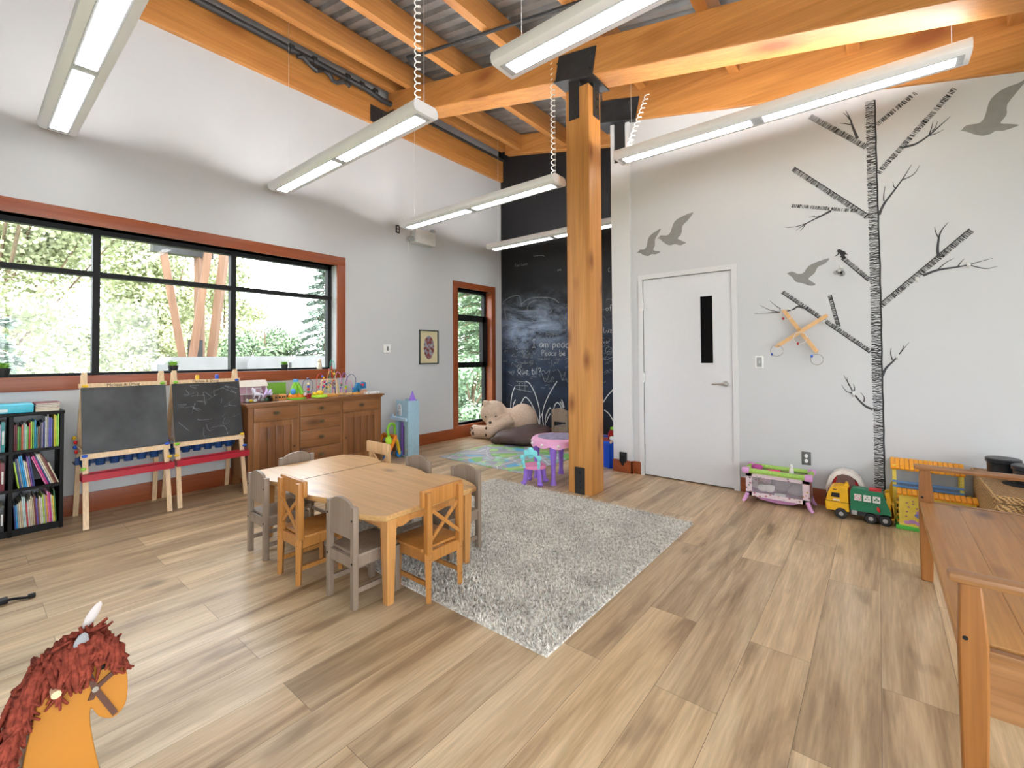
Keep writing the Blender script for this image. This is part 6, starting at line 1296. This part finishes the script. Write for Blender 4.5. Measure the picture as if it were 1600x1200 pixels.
for i in range(26):
    p = crest[rr.randint(20, len(crest)-1)]; mb.tube([p, p+Vector((rr.uniform(-.01, .02), rr.uniform(-.02, .03), rr.uniform(.004, .016)))], [.004, .002], 5)
mb.build('yarn_mane', YARN, t, sharp=80)
# small dark thing on the floor at the left edge
t = thing('black_cable', 'small black cable and plug lying on the floor at the left edge', 'cable', (-3.62, .20, 0)); mb = MB(); mb.tube(smooth_path([(-.06, -.1, .006), (-.02, -.06, .006), (.0, -.02, .02), (-.01, .02, .01), (.02, .05, .012), (.0, .08, .008)], 5), .007, 8); mb.build('cable', BLACK, t); MB().box((-.02, -.035, .014), (.05, .04, .026), bev=.006).build('plug_block', BLACK, t); MB().box((.01, .07, .012), (.022, .03, .02), bev=.004).build('connector', BLACK, t)
# ------------------------------------------------------------------ outside
gr = plain('meadow grass', (.20, .24, .13), .9, var=.4, scale=3)
struct('ground', MB().bb((-60, -40, -.45), (XO-.01, 60, -.30)), gr)
struct('ground', MB().bb((XO, YF-40, -.45), (40, YF-.3, -.30)), gr)
BARK = plain('bark', (.16, .11, .07), .9, var=.3, scale=14)
def leafmat(n_, c): return plain(n_, c, .6, var=.45, scale=2.5)
GR = [leafmat('light leaves', (.42, .45, .27)), leafmat('fir needles', (.20, .29, .17)), leafmat('blue spruce needles', (.27, .34, .29)), leafmat('glossy shrub leaves', (.30, .42, .28))]
def tree_(name, lab, cat, loc_, h, r_, m_, n, kind, seed, leaf=.09, grp=None):
    t = thing(name, lab, cat, loc_, 0, grp or 'trees outside the windows'); rr = random.Random(seed)
    MB().tube([(0, 0, 0), (.05, 0, h*.5), (0, 0, h*.93)], [.03*h*.5+.04, .02*h*.5+.02, .02], 8).build('trunk', BARK, t)
    mb = MB(); br_ = MB()
    if kind == 'cone':
        nb = int(h*15)
        for i in range(nb):
            f = (i+.5)/nb; z = .25+(h-.3)*f; rad = r_*(1-f)**.8*rr.uniform(.75, 1.1)+.05; a = i*2.4+rr.uniform(-.3, .3); d = Vector((math.cos(a), math.sin(a), 0)); s_ = Vector((-d.y, d.x, 0))
            br_.tube([(0, 0, z), tuple(d*rad*.6+Vector((0, 0, z-.03*rad))), tuple(d*rad+Vector((0, 0, z-.2*rad)))], [.02, .012, .004], 4)
            for k in range(max(6, int(n/nb))):
                g = rr.random()**.6; c = d*rad*g+s_*rr.uniform(-1, 1)*rad*.28*(1.1-g*.6)+Vector((0, 0, z-.2*rad*g*g+rr.uniform(-.07, .03)))
                u = (d*rr.uniform(.4, 1)+s_*rr.uniform(-.9, .9)+Vector((0, 0, rr.uniform(-.7, .15)))).normalized(); v = u.cross(Vector((rr.uniform(-1, 1), rr.uniform(-1, 1), 1))).normalized(); L_ = leaf*rr.uniform(.7, 1.5); W_ = L_*.28
                mb._add([c-v*W_*.4, c+u*L_*.5-v*W_, c+u*L_, c+u*L_*.5+v*W_], [(0, 1, 2, 3)])
    else:
        cl = []
        for i in range(int(26 if h > 3 else 16)):
            a = rr.uniform(0, 2*PI); zz = rr.uniform(.12, 1); q = r_*rr.uniform(.2, 1)*math.sin(PI*min(.95, max(.12, zz*.9)))**.6; cl.append((Vector((q*math.cos(a), q*math.sin(a), zz*h*.95)), rr.uniform(.22, .4)*r_))
            br_.tube([(0, 0, h*.25*zz), tuple(cl[-1][0]*.6+Vector((0, 0, h*.1*zz))), tuple(cl[-1][0])], [.03, .02, .006], 4)
        for i in range(n):
            c0, cr = rr.choice(cl); d = Vector((rr.gauss(0, 1), rr.gauss(0, 1), rr.gauss(0, 1))).normalized(); c = c0+d*cr*rr.uniform(.5, 1.15)+Vector((0, 0, -rr.random()*.15*cr))
            u = Vector((rr.uniform(-1, 1), rr.uniform(-1, 1), rr.uniform(-1, .3))).normalized(); v = u.cross(d).normalized() if u.cross(d).length > .05 else Vector((1, 0, 0)); L_ = leaf*rr.uniform(.7, 1.4); W_ = L_*.36
            mb._add([c-v*W_*.3, c+u*L_*.5-v*W_, c+u*L_, c+u*L_*.5+v*W_], [(0, 1, 2, 3)])
    br_.build('branches', BARK, t)
    me = bpy.data.meshes.new('foliage'); mb.b.to_mesh(me); mb.b.free(); me.materials.append(m_); o = bpy.data.objects.new('foliage', me); COL.objects.link(o); o.parent = t
    return t
G0 = -.30
tree_('leafy_tree', 'tall light leafy tree filling the left pane of the wide window', 'tree', (-14.0, .4, G0), 8.5, 2.3, GR[0], 34000, 'round', 1, .10)
tree_('leafy_tree', 'light leafy tree behind the second pane of the wide window', 'tree', (-17.5, 4.1, G0), 8.0, 2.3, GR[0], 30000, 'round', 2, .12)
tree_('leafy_tree', 'distant leafy tree beyond the timber posts', 'tree', (-26, 8.6, G0), 5.4, 2.4, GR[0], 12000, 'round', 3, .15)
tree_('spruce_tree', 'small blue-green spruce at the far left of the wide window', 'tree', (-9.3, .05, G0), 3.0, 1.05, GR[2], 12000, 'cone', 4, .075)
tree_('shrub', 'low light shrub under the second pane of the wide window', 'shrub', (-12, 2.5, G0), 2.2, 1.1, GR[0], 10000, 'round', 5, .07)
tree_('shrub', 'green shrub right of the timber posts, seen through the right pane', 'shrub', (-14.5, 5.9, G0), 2.6, 1.2, GR[1], 10000, 'round', 6, .08)
tree_('fir_tree', 'dark fir tree in the right pane of the wide window', 'tree', (-13.5, 7.3, G0), 4.9, 1.35, GR[2], 16000, 'cone', 7, .09)
tree_('fir_tree', 'green fir tree filling the narrow window', 'tree', (-9.2, 10.0, G0), 6.5, 2.0, GR[1], 30000, 'cone', 8, .10)
tree_('fir_tree', 'fir tree further back behind the narrow window', 'tree', (-13.5, 13.6, G0), 8.5, 2.6, GR[1], 18000, 'cone', 9, .15)
tree_('shrub', 'glossy leaved shrub low behind the narrow window', 'shrub', (-7.4, 7.6, G0), 1.6, .75, GR[3], 5200, 'round', 10, .08)
tree_('shrub', 'second glossy shrub behind the narrow window, further right', 'shrub', (-7.0, 8.9, G0), 1.5, .7, GR[3], 4600, 'round', 12, .08)
CONC = plain('pale concrete', (.17, .17, .18), .8, var=.08, scale=4)
OT = wood('outdoor timber', (.14, .065, .035), (.22, .12, .07), (.2, .1, .05), 'z', 1, .6, knots=False)
t = thing('timber_support', 'splayed timber posts on a pale concrete pedestal outside the wide window', 'posts', (-10, 2.80, G0))
mb = MB(); mb.prism([(-.55, 0), (.55, 0), (.55, 1.52), (.42, 1.63), (-.42, 1.63), (-.55, 1.5)], -.4, .4, 'x'); mb.bb((-.41, -.56, 1.05), (.41, .56, 1.06)); mb.build('pedestal', CONC, t)
for p, q in (((-.1, -.12), (-.25, -.62)), ((.15, -.05), (.2, .32)), ((-.15, .12), (-.2, .12)), ((.1, .22), (.35, .52))):
    MB().bar((p[0], p[1]*1.2, 1.6), (q[0], q[1], 4.9), .12, .12).build('timber_leg', OT, t)
mb = MB(); mb.bb((-.3, -.60, 3.55), (-.1, .35, 3.75)); mb.bb((-.05, -.08, 1.6), (.1, .12, 1.95)); mb.build('steel_brace', STEEL, t)
for i, (y, w_, lab) in enumerate(((4.15, .42, 'pale concrete block outside, partly behind the window mullion'), (5.15, .52, 'grey concrete block outside above the plant pot near the sideboard'))):
    mb = MB(); mb.prism([(-w_, 0), (w_, 0), (w_, 1.52), (w_*.8, 1.64), (-w_*.8, 1.64), (-w_, 1.5)], -.5, .5, 'x'); mb.bb((-.51, -w_-.01, 1.2), (.51, w_+.01, 1.21)); o = mb.build('concrete_block', CONC); o.location = (-10.5, y, G0); tag(o, lab, 'concrete block', 'concrete blocks outside the wide window')
